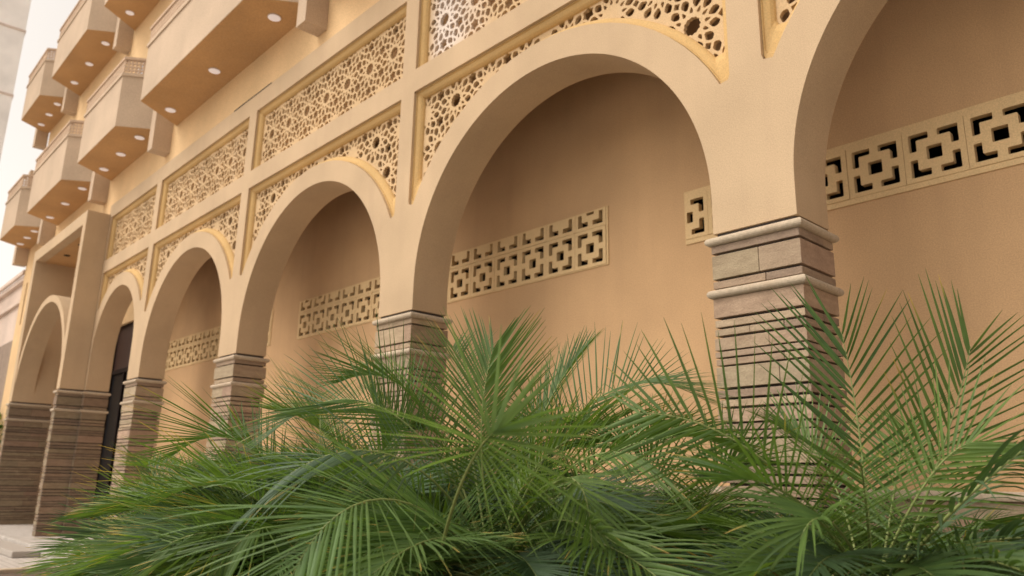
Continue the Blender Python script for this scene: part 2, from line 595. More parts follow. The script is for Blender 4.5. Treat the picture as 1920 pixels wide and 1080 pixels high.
def dedupe(p, e=0.0004):
    o = []
    for q in p:
        if not o or abs(q[0] - o[-1][0]) + abs(q[1] - o[-1][1]) > e: o.append(q)
    while len(o) > 2 and abs(o[0][0] - o[-1][0]) + abs(o[0][1] - o[-1][1]) <= e: o.pop()
    return o


def girih_holes(x0, x1, z0, z1, ox, oz, circ=None):
    hs = []
    ni = int((x1 - x0) / V1[0]) + 4; nj = int((z1 - z0) / V2[1]) + 4
    for j in range(-nj, nj + 1):
        for i in range(-ni * 2, ni * 2 + 1):
            dx = ox + i * V1[0] + j * V2[0]; dz = oz + j * V2[1]
            if dx < x0 - .4 or dx > x1 + .2 or dz < z0 - .4 or dz > z1 + .2: continue
            for f in CELL:
                g = [(p[0] + dx, p[1] + dz) for p in f]
                g0 = g
                if min(p[0] for p in g) < x0: g = clip(g, x0, 0, 1, 0)
                if g and max(p[0] for p in g) > x1: g = clip(g, x1, 0, -1, 0)
                if g and min(p[1] for p in g) < z0: g = clip(g, 0, z0, 0, 1)
                if g and max(p[1] for p in g) > z1: g = clip(g, 0, z1, 0, -1)
                if g and circ:
                    cx, cz, R = circ
                    if min((p[0] - cx) ** 2 + (p[1] - cz) ** 2 for p in g) < R * R:
                        mx_ = sum(p[0] for p in g) / len(g) - cx; mz_ = sum(p[1] for p in g) / len(g) - cz
                        l = sqrt(mx_ * mx_ + mz_ * mz_); mx_ /= l; mz_ /= l
                        g = clip(g, cx + mx_ * (R + .0006), cz + mz_ * (R + .0006), mx_, mz_)
                if len(g) < 3: continue
                if g is not g0:
                    if not convexish(g0) and len(g) != len(g0): continue
                    g = dedupe(g)
                    if len(g) < 3 or area(g) < 1.2e-5: continue
                hs.append(g)
    return hs


# ------------------------------------------------------------------ the building
bld = empty('arcade_building', W(-1, 0, -0.735))
tag(bld, 'ochre building with stone-clad arcade, pierced star lattice panels and rows of chamfered balconies', 'building')
bld_inv = Matrix.Translation(-bld.location)


def own(o):
    o.parent = bld
    o.matrix_parent_inverse = bld_inv
    return o


XR = 1.0; 
XJ = [XR, 0.0, -1.0, -2.008, -2.982, -3.754]      # right jamb face (facing +x) of every pier
PW = 0.148                                        # pier width
T = 0.108                                         # wall thickness
ZL, ZU, ZT = 0.6053, 0.6724, 0.9129
ZTOP = 0.985
APEX = 0.484
bays = []
for i in range(5):
    xl = XJ[i + 1]; xr = XJ[i] - PW
    if i == 4: pass
    r = (xr - xl) / 2
    bays.append(dict(xl=xl, xr=xr, xc=(xl + xr) / 2, R=r, zs=APEX - r, R2=r + 0.080, zs2=0.5475 - r - 0.080))
for b_ in bays:
    b_['ml'] = b_['xl'] - 0.0409 + 0.0
    b_['mr'] = b_['xr'] + 0.0465
bays[4]['ml'] = -3.762


def arc(b, R, a0, a1, n):
    return [(b['xc'] + R * cos(a0 + (a1 - a0) * k / n), b['zs'] + R * sin(a0 + (a1 - a0) * k / n)) for k in range(n + 1)]


def spandrel(b, d, n=26):
    """closed outline of the pierced field over an arch, inset by d; ordered so that loops of different d match"""
    xl, xr, zt, R = b['ml'] + d, b['mr'] - d, ZL - d, b['R2'] + d
    # tips are blunted
    hl, hr = b['xc'] - xl - 0.020, xr - b['xc'] - 0.020
    al = pi - math.acos(min(1, hl / R)); ar = math.acos(min(1, hr / R))
    pts = arc(dict(xc=b['xc'], zs=b['zs2']), R, al, ar, n)
    zl = pts[0][1]; zr = pts[-1][1]
    return [(xl, zt), (xl, zl + 0.012), (xl + 0.003, zl + .003)] + pts + [(xr - 0.003, zr + .003), (xr, zr + 0.012), (xr, zt)]


def rect(b, d):
    return [(b['ml'] + d, ZT - d), (b['ml'] + d, ZU + d), (b['mr'] - d, ZU + d), (b['mr'] - d, ZT - d)]


# front wall with arch openings and pierced fields
outer = [(-3.762, 0.0)]
outer = []
outer.append((XR - PW + PW, 0.0))
outer.append((XR - PW, 0.0))
for b_ in bays:
    outer += [(b_['xr'], b_['zs'])] if b_['zs'] > 0.001 else []
    outer += arc(b_, b_['R'], 0.0, pi, 80)[1:-1] if b_['zs'] > 0.001 else arc(b_, b_['R'], 0.0, pi, 80)
    outer += [(b_['xl'], b_['zs'])] if b_['zs'] > 0.001 else []
    outer.append((b_['xl'], 0.0))
    if b_ is not bays[-1]:
        outer.append((b_['xl'] - PW, 0.0))
outer.append((-3.80, 0.0)); outer.append((-3.80, ZTOP)); outer.append((XR, ZTOP))
holes = []
for b_ in bays:
    holes.append(rect(b_, 0)); holes.append(spandrel(b_, 0))
own(plate('arcade_wall', outer, holes, 0.0, T, M_FRONT))

# thin coping over the cornice with a shadow gap, and the tie to the upper wall
mb = MB()
mb.box(-3.80, XR, 0.0015, 0.02, ZTOP, ZTOP + 0.004, mp=W)
own(mb.build('coping', M_FRONT))


def moulding(outline, prof, name, mat):
    loops = [[(x, z, y) for x, z in outline(d)] for d, y in prof]
    mb = MB(); n = len(loops[0])
    for a, b in zip(loops, loops[1:]):
        for k in range(n):
            k2 = (k + 1) % n
            mb.quad(*[W(p[0], p[2], p[1]) for p in (a[k], a[k2], b[k2], b[k])])
    # back of the section so that it is solid
    a, b = loops[-1], loops[0]
    for k in range(n):
        k2 = (k + 1) % n
        mb.quad(*[W(p[0], p[2], p[1]) for p in (a[k], a[k2], b[k2], b[k])])
    return mb.build(name, mat)


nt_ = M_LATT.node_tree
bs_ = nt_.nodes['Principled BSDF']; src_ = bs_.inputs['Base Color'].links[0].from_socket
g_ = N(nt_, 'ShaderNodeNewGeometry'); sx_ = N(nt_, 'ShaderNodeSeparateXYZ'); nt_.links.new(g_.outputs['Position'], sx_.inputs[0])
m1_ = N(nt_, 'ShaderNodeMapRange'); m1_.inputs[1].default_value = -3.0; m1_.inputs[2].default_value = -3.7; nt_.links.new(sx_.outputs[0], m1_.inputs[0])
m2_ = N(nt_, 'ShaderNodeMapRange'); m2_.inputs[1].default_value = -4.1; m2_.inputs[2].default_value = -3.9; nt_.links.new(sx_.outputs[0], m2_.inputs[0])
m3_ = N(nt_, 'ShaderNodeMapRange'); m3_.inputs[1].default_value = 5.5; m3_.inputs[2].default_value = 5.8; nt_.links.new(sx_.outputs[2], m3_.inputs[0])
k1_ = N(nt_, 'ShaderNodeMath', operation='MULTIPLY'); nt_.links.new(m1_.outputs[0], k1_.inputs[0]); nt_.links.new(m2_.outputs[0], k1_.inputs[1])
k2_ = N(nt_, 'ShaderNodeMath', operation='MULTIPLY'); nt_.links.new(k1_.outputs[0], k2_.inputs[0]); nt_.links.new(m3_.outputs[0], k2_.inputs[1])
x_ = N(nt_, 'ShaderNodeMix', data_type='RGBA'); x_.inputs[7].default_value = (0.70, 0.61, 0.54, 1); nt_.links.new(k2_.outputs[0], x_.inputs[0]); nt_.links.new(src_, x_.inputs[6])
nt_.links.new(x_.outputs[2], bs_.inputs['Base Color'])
PROF = [(0.0006, 0.040), (0.0006, 0.0075), (0.003, 0.0075), (0.0036, 0.0105), (0.009, 0.0120), (0.014, 0.0150), (0.018, 0.0200), (0.0195, 0.0250), (0.0195, 0.040)]
PY0, PY1 = 0.0255, 0.0345
for bi, b_ in enumerate(bays):
    own(moulding(lambda d: rect(b_, d), PROF, 'panel_moulding', M_MOULD))
    own(moulding(lambda d: spandrel(b_, d), PROF, 'spandrel_moulding', M_MOULD))
    x0, x1 = b_['ml'] + 0.008, b_['mr'] - 0.008
    ox = (b_['ml'] + b_['mr']) / 2
    hs = girih_holes(x0 + .003, x1 - .003, ZU + 0.009, ZT - 0.012, ox, 0.797)
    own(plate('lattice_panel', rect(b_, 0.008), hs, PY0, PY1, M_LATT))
    dd = 0.012
    R = b_['R2'] + dd + .003
    hs = girih_holes(x0 + .006, x1 - .006, 0.2, ZL - 0.016, ox + 0.063, 0.535, (b_['xc'], b_['zs2'], R))
    own(plate('lattice_spandrel', spandrel(b_, dd), hs, PY0, PY1, M_LATT))
    # rendered wall close behind the upper panels
    mb = MB(); mb.box(b_['ml'] - 0.004, b_['mr'] + 0.004, 0.0520, 0.058, ZU - 0.004, ZT + 0.004, mp=W)
    own(mb.build('panel_backing', M_WALL))

# back wall of the arcade with vent strips
YW = 0.30
ZG_ = -0.735
strips = [(-0.402, 1.0, 0.104, 0.226, 1), (-1.45, -0.622, 0.103, 0.252, 2), (-2.162, -1.544, 0.103, 0.253, 2), (-3.608, -2.385, 0.107, 0.258, 2)]
rect_h = [[(a, z0), (b, z0), (b, z1), (a, z1)] for a, b, z0, z1, k in strips]
door = [(-4.50, -0.735 + 0.075), (-3.98, -0.735 + 0.075), (-3.98, 0.62), (-4.50, 0.62)]
mb = MB()
ops = [(a, b, z0, z1) for a, b, z0, z1, k in strips] + [(-4.50, -3.98, ZG_ - 0.01, 0.925)]
xs_ = sorted({-4.95, XR} | {o_[0] for o_ in ops} | {o_[1] for o_ in ops})
for xa, xb in zip(xs_, xs_[1:]):
    zs_ = [ZG_]
    for a, b, z0, z1 in ops:
        if a <= xa + 1e-6 and b >= xb - 1e-6: zs_ += [max(z0, ZG_), z1]
    zs_.append(0.97)
    zs_ = zs_ if len(zs_) == 2 else zs_
    for za, zb_ in zip(zs_[::2], zs_[1::2]):
        if zb_ - za > 1e-4: mb.box(xa, xb, YW, YW + 0.0155, za, zb_, mp=W)
own(mb.build('back_wall', M_WALL))


def block_holes(x, z, w, h, half=0):
    """holes of one vent block: four L shaped slots round a square"""
    cx, cz = x + w / 2, z + h / 2
    s = 0.0098
    e = 0.0405; t = 0.0125; g = 0.0075; q = 0.0125
    hs = []
    for sx in (1, -1):
        for sz in (1, -1):
            if half and sz > 0: continue
            L = [(g, e), (e, e), (e, g), (e - t, g), (e - t, e - t), (g, e - t)]
            L = [(cx + sx * a, cz + sz * b) for a, b in L]
            hs.append(L)
    if half != 1:
        hs.append([(cx - q, cz - q), (cx + q, cz - q), (cx + q, cz + q), (cx - q, cz + q)])
    return hs


def round_corners(p, r=0.0018):
    o = []; n = len(p)
    for i in range(n):
        a, b, c = Vector((*p[i - 1],)), Vector((*p[i],)), Vector((*p[(i + 1) % n],))
        o.append(tuple(b + (a - b).normalized() * r)); o.append(tuple(b + ((a - b).normalized() + (c - b).normalized()) * r * .3)); o.append(tuple(b + (c - b).normalized() * r))
    return o


for a, b, z0, z1, kind in strips:
    w = 0.1013; h = 0.098
    hs = []
    top = z0 + 0.006 + h if kind == 2 else None
    zb0 = z0 + (0.011 if kind == 1 else 0.003)
    n = int((b - a - 0.004) / w)
    xs = [b - 0.006 - w * (k + 1) for k in range(n)] if kind == 2 else [a - 0.0415 + w * k for k in range(1 + int((b - a) / w))]
    mbs = MB()
    ztop_ = zb0 + h if kind == 1 else z1
    for q in ((a, b, z0, zb0 - .0003), (a, b, ztop_ + .0003, z1), (a, min(x for x in xs if x > a) - .0003, zb0, ztop_) if kind == 2 else None, (max(xs) + w + .0003, b, zb0, ztop_)):
        if q and q[1] - q[0] > .0005 and q[3] - q[2] > .0005: mbs.box(q[0], q[1], YW - 0.0028, YW + 0.0148, q[2], q[3], mp=W)
    base = own(mbs.build('vent_strip', M_BLOCK))
    for x in xs:
        if x < a:
            hs = [dedupe(clip(hh, a + .006, 0, 1, 0)) for hh in block_holes(x, zb0, w, h) if min(p[0] for p in hh) > a + .006 or (max(p[0] for p in hh) > a + 0.016 and convexish(hh))]
            ol = [(a + 0.001, zb0), (x + w - .0004, zb0), (x + w - .0004, zb0 + h), (a + 0.001, zb0 + h)]
        else:
            hs = block_holes(x, zb0, w, h)
            ol = [(x + .0004, zb0), (x + w - .0004, zb0), (x + w - .0004, zb0 + h), (x + .0004, zb0 + h)]
        dy = rnd.uniform(-0.0012, 0.0006)
        blk = plate('vent_block', ol, [round_corners(hh) for hh in hs], YW - 0.0035 + dy, YW + 0.0095, M_BLOCK)
        blk.parent = base
        blk.matrix_parent_inverse = Matrix.Identity(4)
    if kind == 2:
        # cut upper course: only the lower slots of each block
        zz = zb0 + h + 0.0012
        hh_ = z1 - zz - 0.001
        for k, x in enumerate(xs):
            full = (k == 0) or (k >= n - 2)
            hs = [p for p in block_holes(x, zz, w, h, 2 if full else 1) if max(q[1] for q in p) < z1 - 0.0018]
            if full:
                cx = x + w / 2
                hs.append([(cx - .0125, zz + h / 2 - .0125), (cx + .0125, zz + h / 2 - .0125), (cx + .0125, z1 - 0.003), (cx - .0125, z1 - 0.003)]) if z1 - 0.003 > zz + h / 2 - .008 else None
            blk = plate('vent_block', [(x + .0004, zz), (x + w - .0004, zz), (x + w - .0004, z1 - .0005), (x + .0004, z1 - .0005)], [round_corners(q) for q in hs], YW - 0.0035, YW + 0.0152, M_BLOCK)
            blk.parent = base
# dark room behind the vents, corridor ceiling and ends
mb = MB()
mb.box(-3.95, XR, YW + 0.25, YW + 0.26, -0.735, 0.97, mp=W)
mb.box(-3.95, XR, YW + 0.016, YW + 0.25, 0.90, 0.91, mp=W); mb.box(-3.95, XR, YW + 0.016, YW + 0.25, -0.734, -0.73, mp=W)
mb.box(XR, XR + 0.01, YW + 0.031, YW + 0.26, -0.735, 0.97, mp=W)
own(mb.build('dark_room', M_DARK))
mb = MB()
mb.box(-4.95, XR, T + 0.0005, YW - 0.0005, 0.93, 0.95, mp=W)
own(mb.build('corridor_ceiling', M_FRONT))
mb = MB()
mb.box(XR + 0.001, XR + 0.02, 0.0, YW + 0.03, -0.735, ZTOP, mp=W)
own(mb.build('end_wall', M_WALL))

# entrance: dark door with transom
dr = MB()
dr.box(-4.50, -4.47, YW + .004, YW + .03, -0.66, 0.92, mp=W); dr.box(-4.01, -3.98, YW + .004, YW + .03, -0.66, 0.92, mp=W)
dr.box(-4.47, -4.01, YW + .004, YW + .03, 0.165, 0.19, mp=W); dr.box(-4.47, -4.01, YW + .004, YW + .03, 0.89, 0.92, mp=W)
dr.box(-4.25, -4.23, YW + .006, YW + .03, -0.66, 0.165, mp=W)
dro = own(dr.build('entrance_door', M_DOOR, bevel=0.006))
mb = MB(); mb.box(-4.47, -4.01, YW + .016, YW + .02, 0.19, 0.89, mp=W)
o = mb.build('transom_panel', plain('brown_transom', (0.035, 0.014, 0.010), .5)); o.parent = dro; o.matrix_parent_inverse = Matrix.Identity(4)
mb = MB(); mb.box(-4.47, -4.01, YW + .018, YW + .021, -0.66, 0.165, mp=W)
o = mb.build('door_glass', M_GLASSD); o.parent = dro

# low stone plinth with cap in front of the back wall
TINTS = [(0.36, 0.285, 0.195), (0.35, 0.285, 0.20), (0.375, 0.27, 0.20), (0.33, 0.255, 0.18), (0.38, 0.31, 0.21), (0.36, 0.265, 0.19), (0.335, 0.275, 0.19)]
THIN = [(0.35, 0.265, 0.19), (0.32, 0.245, 0.18), (0.38, 0.30, 0.21), (0.29, 0.22, 0.165)]
TDARK = (0.085, 0.075, 0.07)


def jit(c, s=.08):
    k = 1 + rnd.uniform(-s, s)
    return tuple(v * k for v in c)


# courses from the capital downwards, in bay units: (kind, height)
def course_list(zend):
    z = -0.0075; out = []
    seq = [('bead', .0150), ('thin', .0125), ('gap', .0042), ('big', .040), ('gap', .0042), ('thin', .0120), ('gap', .0018), ('bead', .0150)]
    for k, h in seq:
        out.append((k, z + (0.0075 if k == 'x' else 0), z - h)); z -= h
    r2 = random.Random(3)
    while z > zend:
        for k, h in [('big', r2.uniform(.030, .038)), ('gap', .0042), ('thin', .0115), ('gap', .0036), ('thin', .0105), ('gap', .0042), ('big', r2.uniform(.014, .024)), ('gap', .0026), ('thin', .009), ('gap', .0026), ('thin', .010), ('gap', .003)]:
            out.append((k, z, max(z - h, zend))); z -= h
            if z <= zend: break
    return out


def ring(outline, off):
    """outline: rectilinear ccw polygon (x,y) in bay units; offset outward"""
    n = len(outline); out = []
    for i in range(n):
        a, b, c = outline[i - 1], outline[i], outline[(i + 1) % n]
        e1 = Vector((b[0] - a[0], b[1] - a[1])).normalized(); e2 = Vector((c[0] - b[0], c[1] - b[1])).normalized()
        n1 = Vector((e1.y, -e1.x)); n2 = Vector((e2.y, -e2.x))
        k = 1 + n1.dot(n2)
        v = (n1 + n2) / k * off if k > .01 else n1 * off
        out.append((b[0] + v.x, b[1] + v.y))
    return out


def clad_pier(outline, zend, name='stone_pier', dark=1.0, seed=1):
    rs = random.Random(seed)
    root = empty(name, W(outline[0][0], outline[0][1], zend))
    own(root)
    inv = (Matrix.Translation(W(outline[0][0], outline[0][1], zend))).inverted()

    def add(o):
        o.parent = root; o.matrix_parent_inverse = inv
        return o
    mb = MB()
    cl = course_list(zend)
    mb.prism(ring(outline, -0.0085), zend, 0.0, (.075, .065, .062), mp=W)          # dark joint body
    for kind, z1, z0 in cl:
        if kind in ('gap', 'bead') or z1 - z0 < 0.002: continue
        off = rs.uniform(-0.0006, 0.0010) if kind == 'big' else rs.uniform(-0.0016, 0.0006)
        poly = ring(outline, off)
        n = len(poly)
        for i in range(n):
            a, b = poly[i], poly[(i + 1) % n]
            L = sqrt((a[0] - b[0]) ** 2 + (a[1] - b[1]) ** 2)
            # split into stones
            cuts = [0.0]
            while True:
                step = rs.uniform(.08, .19) if kind == 'big' else rs.uniform(.05, .2)
                if cuts[-1] + step > L - 0.03: break
                cuts.append(cuts[-1] + step)
            cuts.append(L)
            ex = ((b[0] - a[0]) / L, (b[1] - a[1]) / L); nn = (ex[1], -ex[0])
            for c0, c1 in zip(cuts, cuts[1:]):
                col = rs.choice(TINTS) if kind == 'big' else rs.choice(THIN)
                kk = rs.uniform(.86, 1.14) * dark
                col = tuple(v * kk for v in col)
                o2 = rs.uniform(-0.0005, 0.0006)
                g0 = 0.0004 if c0 > 0 else 0; g1 = 0.0004 if c1 < L else 0
                p0 = (a[0] + ex[0] * (c0 + g0) + nn[0] * o2, a[1] + ex[1] * (c0 + g0) + nn[1] * o2)
                p1 = (a[0] + ex[0] * (c1 - g1) + nn[0] * o2, a[1] + ex[1] * (c1 - g1) + nn[1] * o2)
                th = 0.012
                q0 = (p0[0] - nn[0] * th + (ex[0] * th if c0 == 0 else 0), p0[1] - nn[1] * th + (ex[1] * th if c0 == 0 else 0))
                q1 = (p1[0] - nn[0] * th - (ex[0] * th if c1 == L else 0), p1[1] - nn[1] * th - (ex[1] * th if c1 == L else 0))
                mb.prism([p0, p1, q1, q0], z0, z1, col, mp=W)
    add(mb.build('stone_cladding', M_STONE, attr='tint', bevel=0.0025))
    for kind, z1, z0 in cl:
        if kind != 'bead': continue
        prof = []
        zc = (z1 + z0) / 2; r = 0.0072
        for k in range(9):
            t = -pi / 2 + pi * k / 8
            prof.append((0.0005 + r * cos(t), zc + r * sin(t)))
        prof = [(-0.004, zc - r)] + prof + [(-0.004, zc + r)]
        mb2 = MB(); loops = [[W(x, y, z) for x, y in ring(outline, o_)] for o_, z in prof]
        n = len(outline)
        for A, B in zip(loops, loops[1:]):
            for k in range(n):
                mb2.quad(A[k], A[(k + 1) % n], B[(k + 1) % n], B[k])
        mb2.face(loops[0][::-1]); mb2.face(loops[-1])
        o = add(mb2.build('bead', M_BEAD, smooth=False))
        for p in o.data.polygons: p.use_smooth = False
    return root


ZG = -0.735
for i, xj in enumerate(XJ[:-1]):
    o = 0.0035
    clad_pier([(xj - PW - o, -o), (xj + o, -o), (xj + o, T + o), (xj - PW - o, T + o)], ZG, seed=10 + i)
# portal piers
PY = -0.112
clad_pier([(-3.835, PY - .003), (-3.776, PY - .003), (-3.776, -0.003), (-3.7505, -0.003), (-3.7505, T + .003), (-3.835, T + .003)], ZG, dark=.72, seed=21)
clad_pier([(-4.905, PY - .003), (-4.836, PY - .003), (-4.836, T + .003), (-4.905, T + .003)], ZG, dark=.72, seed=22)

# plinth along the back wall
mb = MB()
rs = random.Random(5)
z = ZG
while z < -0.43:
    h = rs.uniform(.02, .045); h = min(h, -0.425 - z)
    if h < 0.004: break
    x = -3.9
    while x < XR:
        w_ = rs.uniform(.08, .25)
        mb.box(x + .0005, min(x + w_, XR) - .0005, YW - 0.016 + rs.uniform(-.001, .001), YW - 0.0006, z + .0006, z + h - .0006, jit(rs.choice(TINTS)), mp=W)
        x += w_
    z += h
own(mb.build('plinth_cladding', M_STONE, attr='tint'))
mb = MB()
mb.box(-3.9, XR, YW - 0.026, YW - 0.0006, -0.424, -0.409, mp=W)
own(mb.build('plinth_cap', M_BEAD, bevel=0.02))

mb = MB(); mb.box(-2.27, -1.95, 0.0008, 0.0014, ZTOP - .0008, ZTOP + 0.003, mp=W)  # near-black strips added as the thin shaded slot along the cornice top
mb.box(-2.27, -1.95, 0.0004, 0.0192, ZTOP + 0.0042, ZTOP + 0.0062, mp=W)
own(mb.build('slot_shade_strip', M_DARK))
# ------------------------------------------------------------------ portal
YB = T
pr = MB()
# legs above the stone, beam
pr.box(-3.835, -3.7785, PY, -0.0005, 0.0, 0.931, mp=W)
pr.box(-4.905, -4.8385, PY, YB, 0.0, 0.931, mp=W)
pr.box(-4.8385, -3.835, PY, PY + 0.05, 0.861, 0.931, mp=W)
portal = own(pr.build('portal_frame', M_FRONT, bevel=0.008))
pr = MB(); pr.box(-3.80, -3.7545, 0.0003, T - .0005, 0.0, ZTOP - 0.05, mp=W)
pb = dict(xc=(-4.8385 - 3.835) / 2, R=(4.8385 - 3.835) / 2, zs=0.52 - (4.8385 - 3.835) / 2)
a_in = arc(pb, pb['R'], 0, pi, 40); 
Rr = pb['R'] + 0.038
dx = pb['R'] - 0.0005
mb = MB()
loops = []
ins = a_in
outs = []
for k in range(41):
    t = pi * k / 40
    x = pb['xc'] + Rr * cos(t); z = pb['zs'] + Rr * sin(t)
    x = min(max(x, pb['xc'] - pb['R'] + .0006), pb['xc'] + pb['R'] - .0006)
    if abs(Rr * cos(t)) >= pb['R']: z = pb['zs'] + sqrt(Rr * Rr - pb['R'] ** 2)
    outs.append((x, z))
for y0, y1 in ((PY + 0.004, -0.002),):
    for k in range(40):
        a, b, c, d = ins[k], ins[k + 1], outs[k + 1], outs[k]
        mb.quad(W(a[0], y0, a[1]), W(b[0], y0, b[1]), W(c[0], y0, c[1]), W(d[0], y0, d[1]))
        mb.quad(W(a[0], y1, a[1]), W(b[0], y1, b[1]), W(c[0], y1, c[1]), W(d[0], y1, d[1]))
        mb.quad(W(a[0], y0, a[1]), W(b[0], y0, b[1]), W(b[0], y1, b[1]), W(a[0], y1, a[1]))
        mb.quad(W(d[0], y0, d[1]), W(c[0], y0, c[1]), W(c[0], y1, c[1]), W(d[0], y1, d[1]))
own(mb.build('portal_arch', M_FRONT))
mb = MB()
mb.box(-4.8385, -3.835, PY + 0.0505, YW, 0.862, 0.88, mp=W)
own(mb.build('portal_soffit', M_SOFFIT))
mb = MB()
mb.box(-4.95, -3.80, YW - .02, YW - .001, 0.45, 0.86, mp=W)
mb.box(-4.60, -4.56, T + .03, YW - .021, 0.45, 0.86, mp=W)
own(mb.build('portal_back_wall', M_UPPER))
mb = MB(); mb.box(-4.42, -4.0, YW - .026, YW - .021, 0.66, 0.82, mp=W)
own(mb.build('portal_window', M_GLASSD))
for x in (-4.55, -4.25, -3.98):
    mb = MB()
    c = W(x, -0.01, 0.8615)
    mb.prism([(c.x + .07 * cos(t * pi / 8), c.y + .07 * sin(t * pi / 8)) for t in range(16)], c.z - 0.012, c.z)
    own(mb.build('soffit_spotlight', M_DOOR))

# ------------------------------------------------------------------ upper wall, balconies
YUP = 0.02
Z2, Z3 = 1.18, 2.12
own(plate('upper_wall', [(-5.87, -0.735), (-4.952, -0.735), (-4.952, 0.93), (-3.76, 0.93), (-3.76, ZTOP + .0045), (XR, ZTOP + .0045), (XR, 2.55), (-5.87, 2.55)],
          [[(-5.74, 0.60), (-5.70, 0.60), (-5.70, 0.905), (-5.74, 0.905)]], YUP, YUP + 0.06, M_UPPER))
mb = MB(); mb.box(-5.74, -5.70, YUP + .04, YUP + .045, 0.60, 0.905, mp=W); own(mb.build('slit_window', M_GLASSD))
YF = -0.185
mbx = MB()


def railing_holes(L, h):
    hs = []; s = 0.0165; n = int(L / s); st = s * .30
    rows = int(h / s)
    for i in range(n):
        for j in range(rows):
            cx = (i + .5) * L / n; cz = (j + .5) * h / rows
            q = s * .36
            if (i + j) % 2:
                hs.append([(cx - q, cz), (cx, cz - q), (cx + q, cz), (cx, cz + q)])
            else:
                q *= .8
                hs.append([(cx - q, cz - q * .55), (cx - q * .55, cz - q), (cx + q * .55, cz - q), (cx + q, cz - q * .55), (cx + q, cz + q * .55), (cx + q * .55, cz + q), (cx - q * .55, cz + q), (cx - q, cz + q * .55)])
    return hs


def balcony(xl, xr, zb, lights, chl=0.135, chr_=0.135, right_open=False):
    root = own(empty('balcony', W((xl + xr) / 2, YUP, zb)))
    inv = Matrix.Translation(W((xl + xr) / 2, YUP, zb)).inverted()

    def add(o):
        o.parent = root; o.matrix_parent_inverse = inv
        return o
    plan = [(xl - chl, YUP - .0003), (xl, YF), (xr, YF), (xr + chr_, YUP - .0003)]
    th = 0.03

    def inner(off):
        return [(plan[0][0] + off * 1.3, YUP - .0003), (xl + off * .55, YF + off), (xr - off * .55, YF + off), (plan[3][0] - off * 1.3, YUP - .0003)]
    mb = MB(); mb.prism(ring_open(plan, 0.0005), zb, zb + 0.03, mp=W)
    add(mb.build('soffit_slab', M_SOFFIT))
    # solid parapet
    mb = MB()
    A = ring_open(plan, 0.002); B = inner(th)
    hz = 0.262
    for k in range(3):
        mb.prism([A[k], A[k + 1], B[k + 1], B[k]], zb + 0.002, zb + hz, mp=W)
    # projecting band under the lattice
    A2 = ring_open(plan, 0.008); B2 = inner(th)
    for k in range(3):
        mb.prism([A2[k], A2[k + 1], B2[k + 1], B2[k]], zb + hz + .0002, zb + hz + 0.016, mp=W)
    add(mb.build('parapet', M_BALC))
    # pierced railing band
    z0 = zb + hz + 0.0162; hh = 0.072
    C_ = ring_open(plan, 0.001)
    for k in range(3):
        p0 = Vector(C_[k]); p1 = Vector(C_[k + 1])
        d = (p1 - p0); L = d.length; d.normalize(); nn = Vector((-d.y, d.x))
        o = plate('railing_lattice', [(0, 0), (L, 0), (L, hh), (0, hh)], railing_holes(L, hh), 0.0, 0.006, M_RAIL,
                  mp=lambda x, y, z, p0=p0, d=d, nn=nn: W(p0.x + d.x * x + nn.x * y, p0.y + d.y * x + nn.y * y, z0 + z))
        add(o)
    mb = MB()
    A3 = ring_open(plan, 0.006); B3 = inner(0.016)
    for k in range(3):
        mb.prism([A3[k], A3[k + 1], B3[k + 1], B3[k]], z0 + hh + .0002, z0 + hh + 0.013, mp=W)
    add(mb.build('handrail', M_RAIL))
    for x in lights:
        mb = MB(); c = W(x, -0.062, zb)
        pts = [(c.x + .098 * cos(t * pi / 12), c.y + .098 * sin(t * pi / 12)) for t in range(24)]
        mb.prism(pts, c.z - 0.012, c.z - .0005)
        ring_ = add(mb.build('downlight', M_RING, bevel=0.004))
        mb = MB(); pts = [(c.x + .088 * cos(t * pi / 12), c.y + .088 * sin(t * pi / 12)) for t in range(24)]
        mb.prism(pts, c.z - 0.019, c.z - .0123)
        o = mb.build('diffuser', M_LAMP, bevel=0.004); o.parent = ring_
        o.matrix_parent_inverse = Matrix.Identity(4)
    # balcony door behind
    xm = (xl + xr) / 2; wd = min(.22, (xr - xl) * .38)
    mb = MB()
    mb.box(xm - wd, xm + wd, YUP - .008, YUP - .0005, zb + .03, zb + .60, mp=W)
    fr = add(mb.build('balcony_door', M_WHITEF))
    for k in range(2):
        mb = MB(); a = xm - wd + .012 + k * wd; mb.box(a, a + wd - .024, YUP - .011, YUP - .0085, zb + .045, zb + .585, mp=W)
        o = mb.build('pane', M_GLASSB); o.parent = fr
    return root


def ring_open(plan, off):
    out = []
    n = len(plan)
    for i, p in enumerate(plan):
        if i == 0:
            e = Vector((plan[1][0] - p[0], plan[1][1] - p[1])).normalized(); nn = Vector((e.y, -e.x)); 
            out.append((p[0] + off * nn.x / abs(nn.x) * 1.2, p[1]))
        elif i == n - 1:
            out.append((p[0] + off * 1.2, p[1]))
        else:
            a, c = plan[i - 1], plan[i + 1]
            e1 = Vector((p[0] - a[0], p[1] - a[1])).normalized(); e2 = Vector((c[0] - p[0], c[1] - p[1])).normalized()
            n1 = Vector((e1.y, -e1.x)); n2 = Vector((e2.y, -e2.x)); k = 1 + n1.dot(n2)
            out.append((p[0] + off * (n1.x + n2.x) / k, p[1] + off * (n1.y + n2.y) / k))
    return out


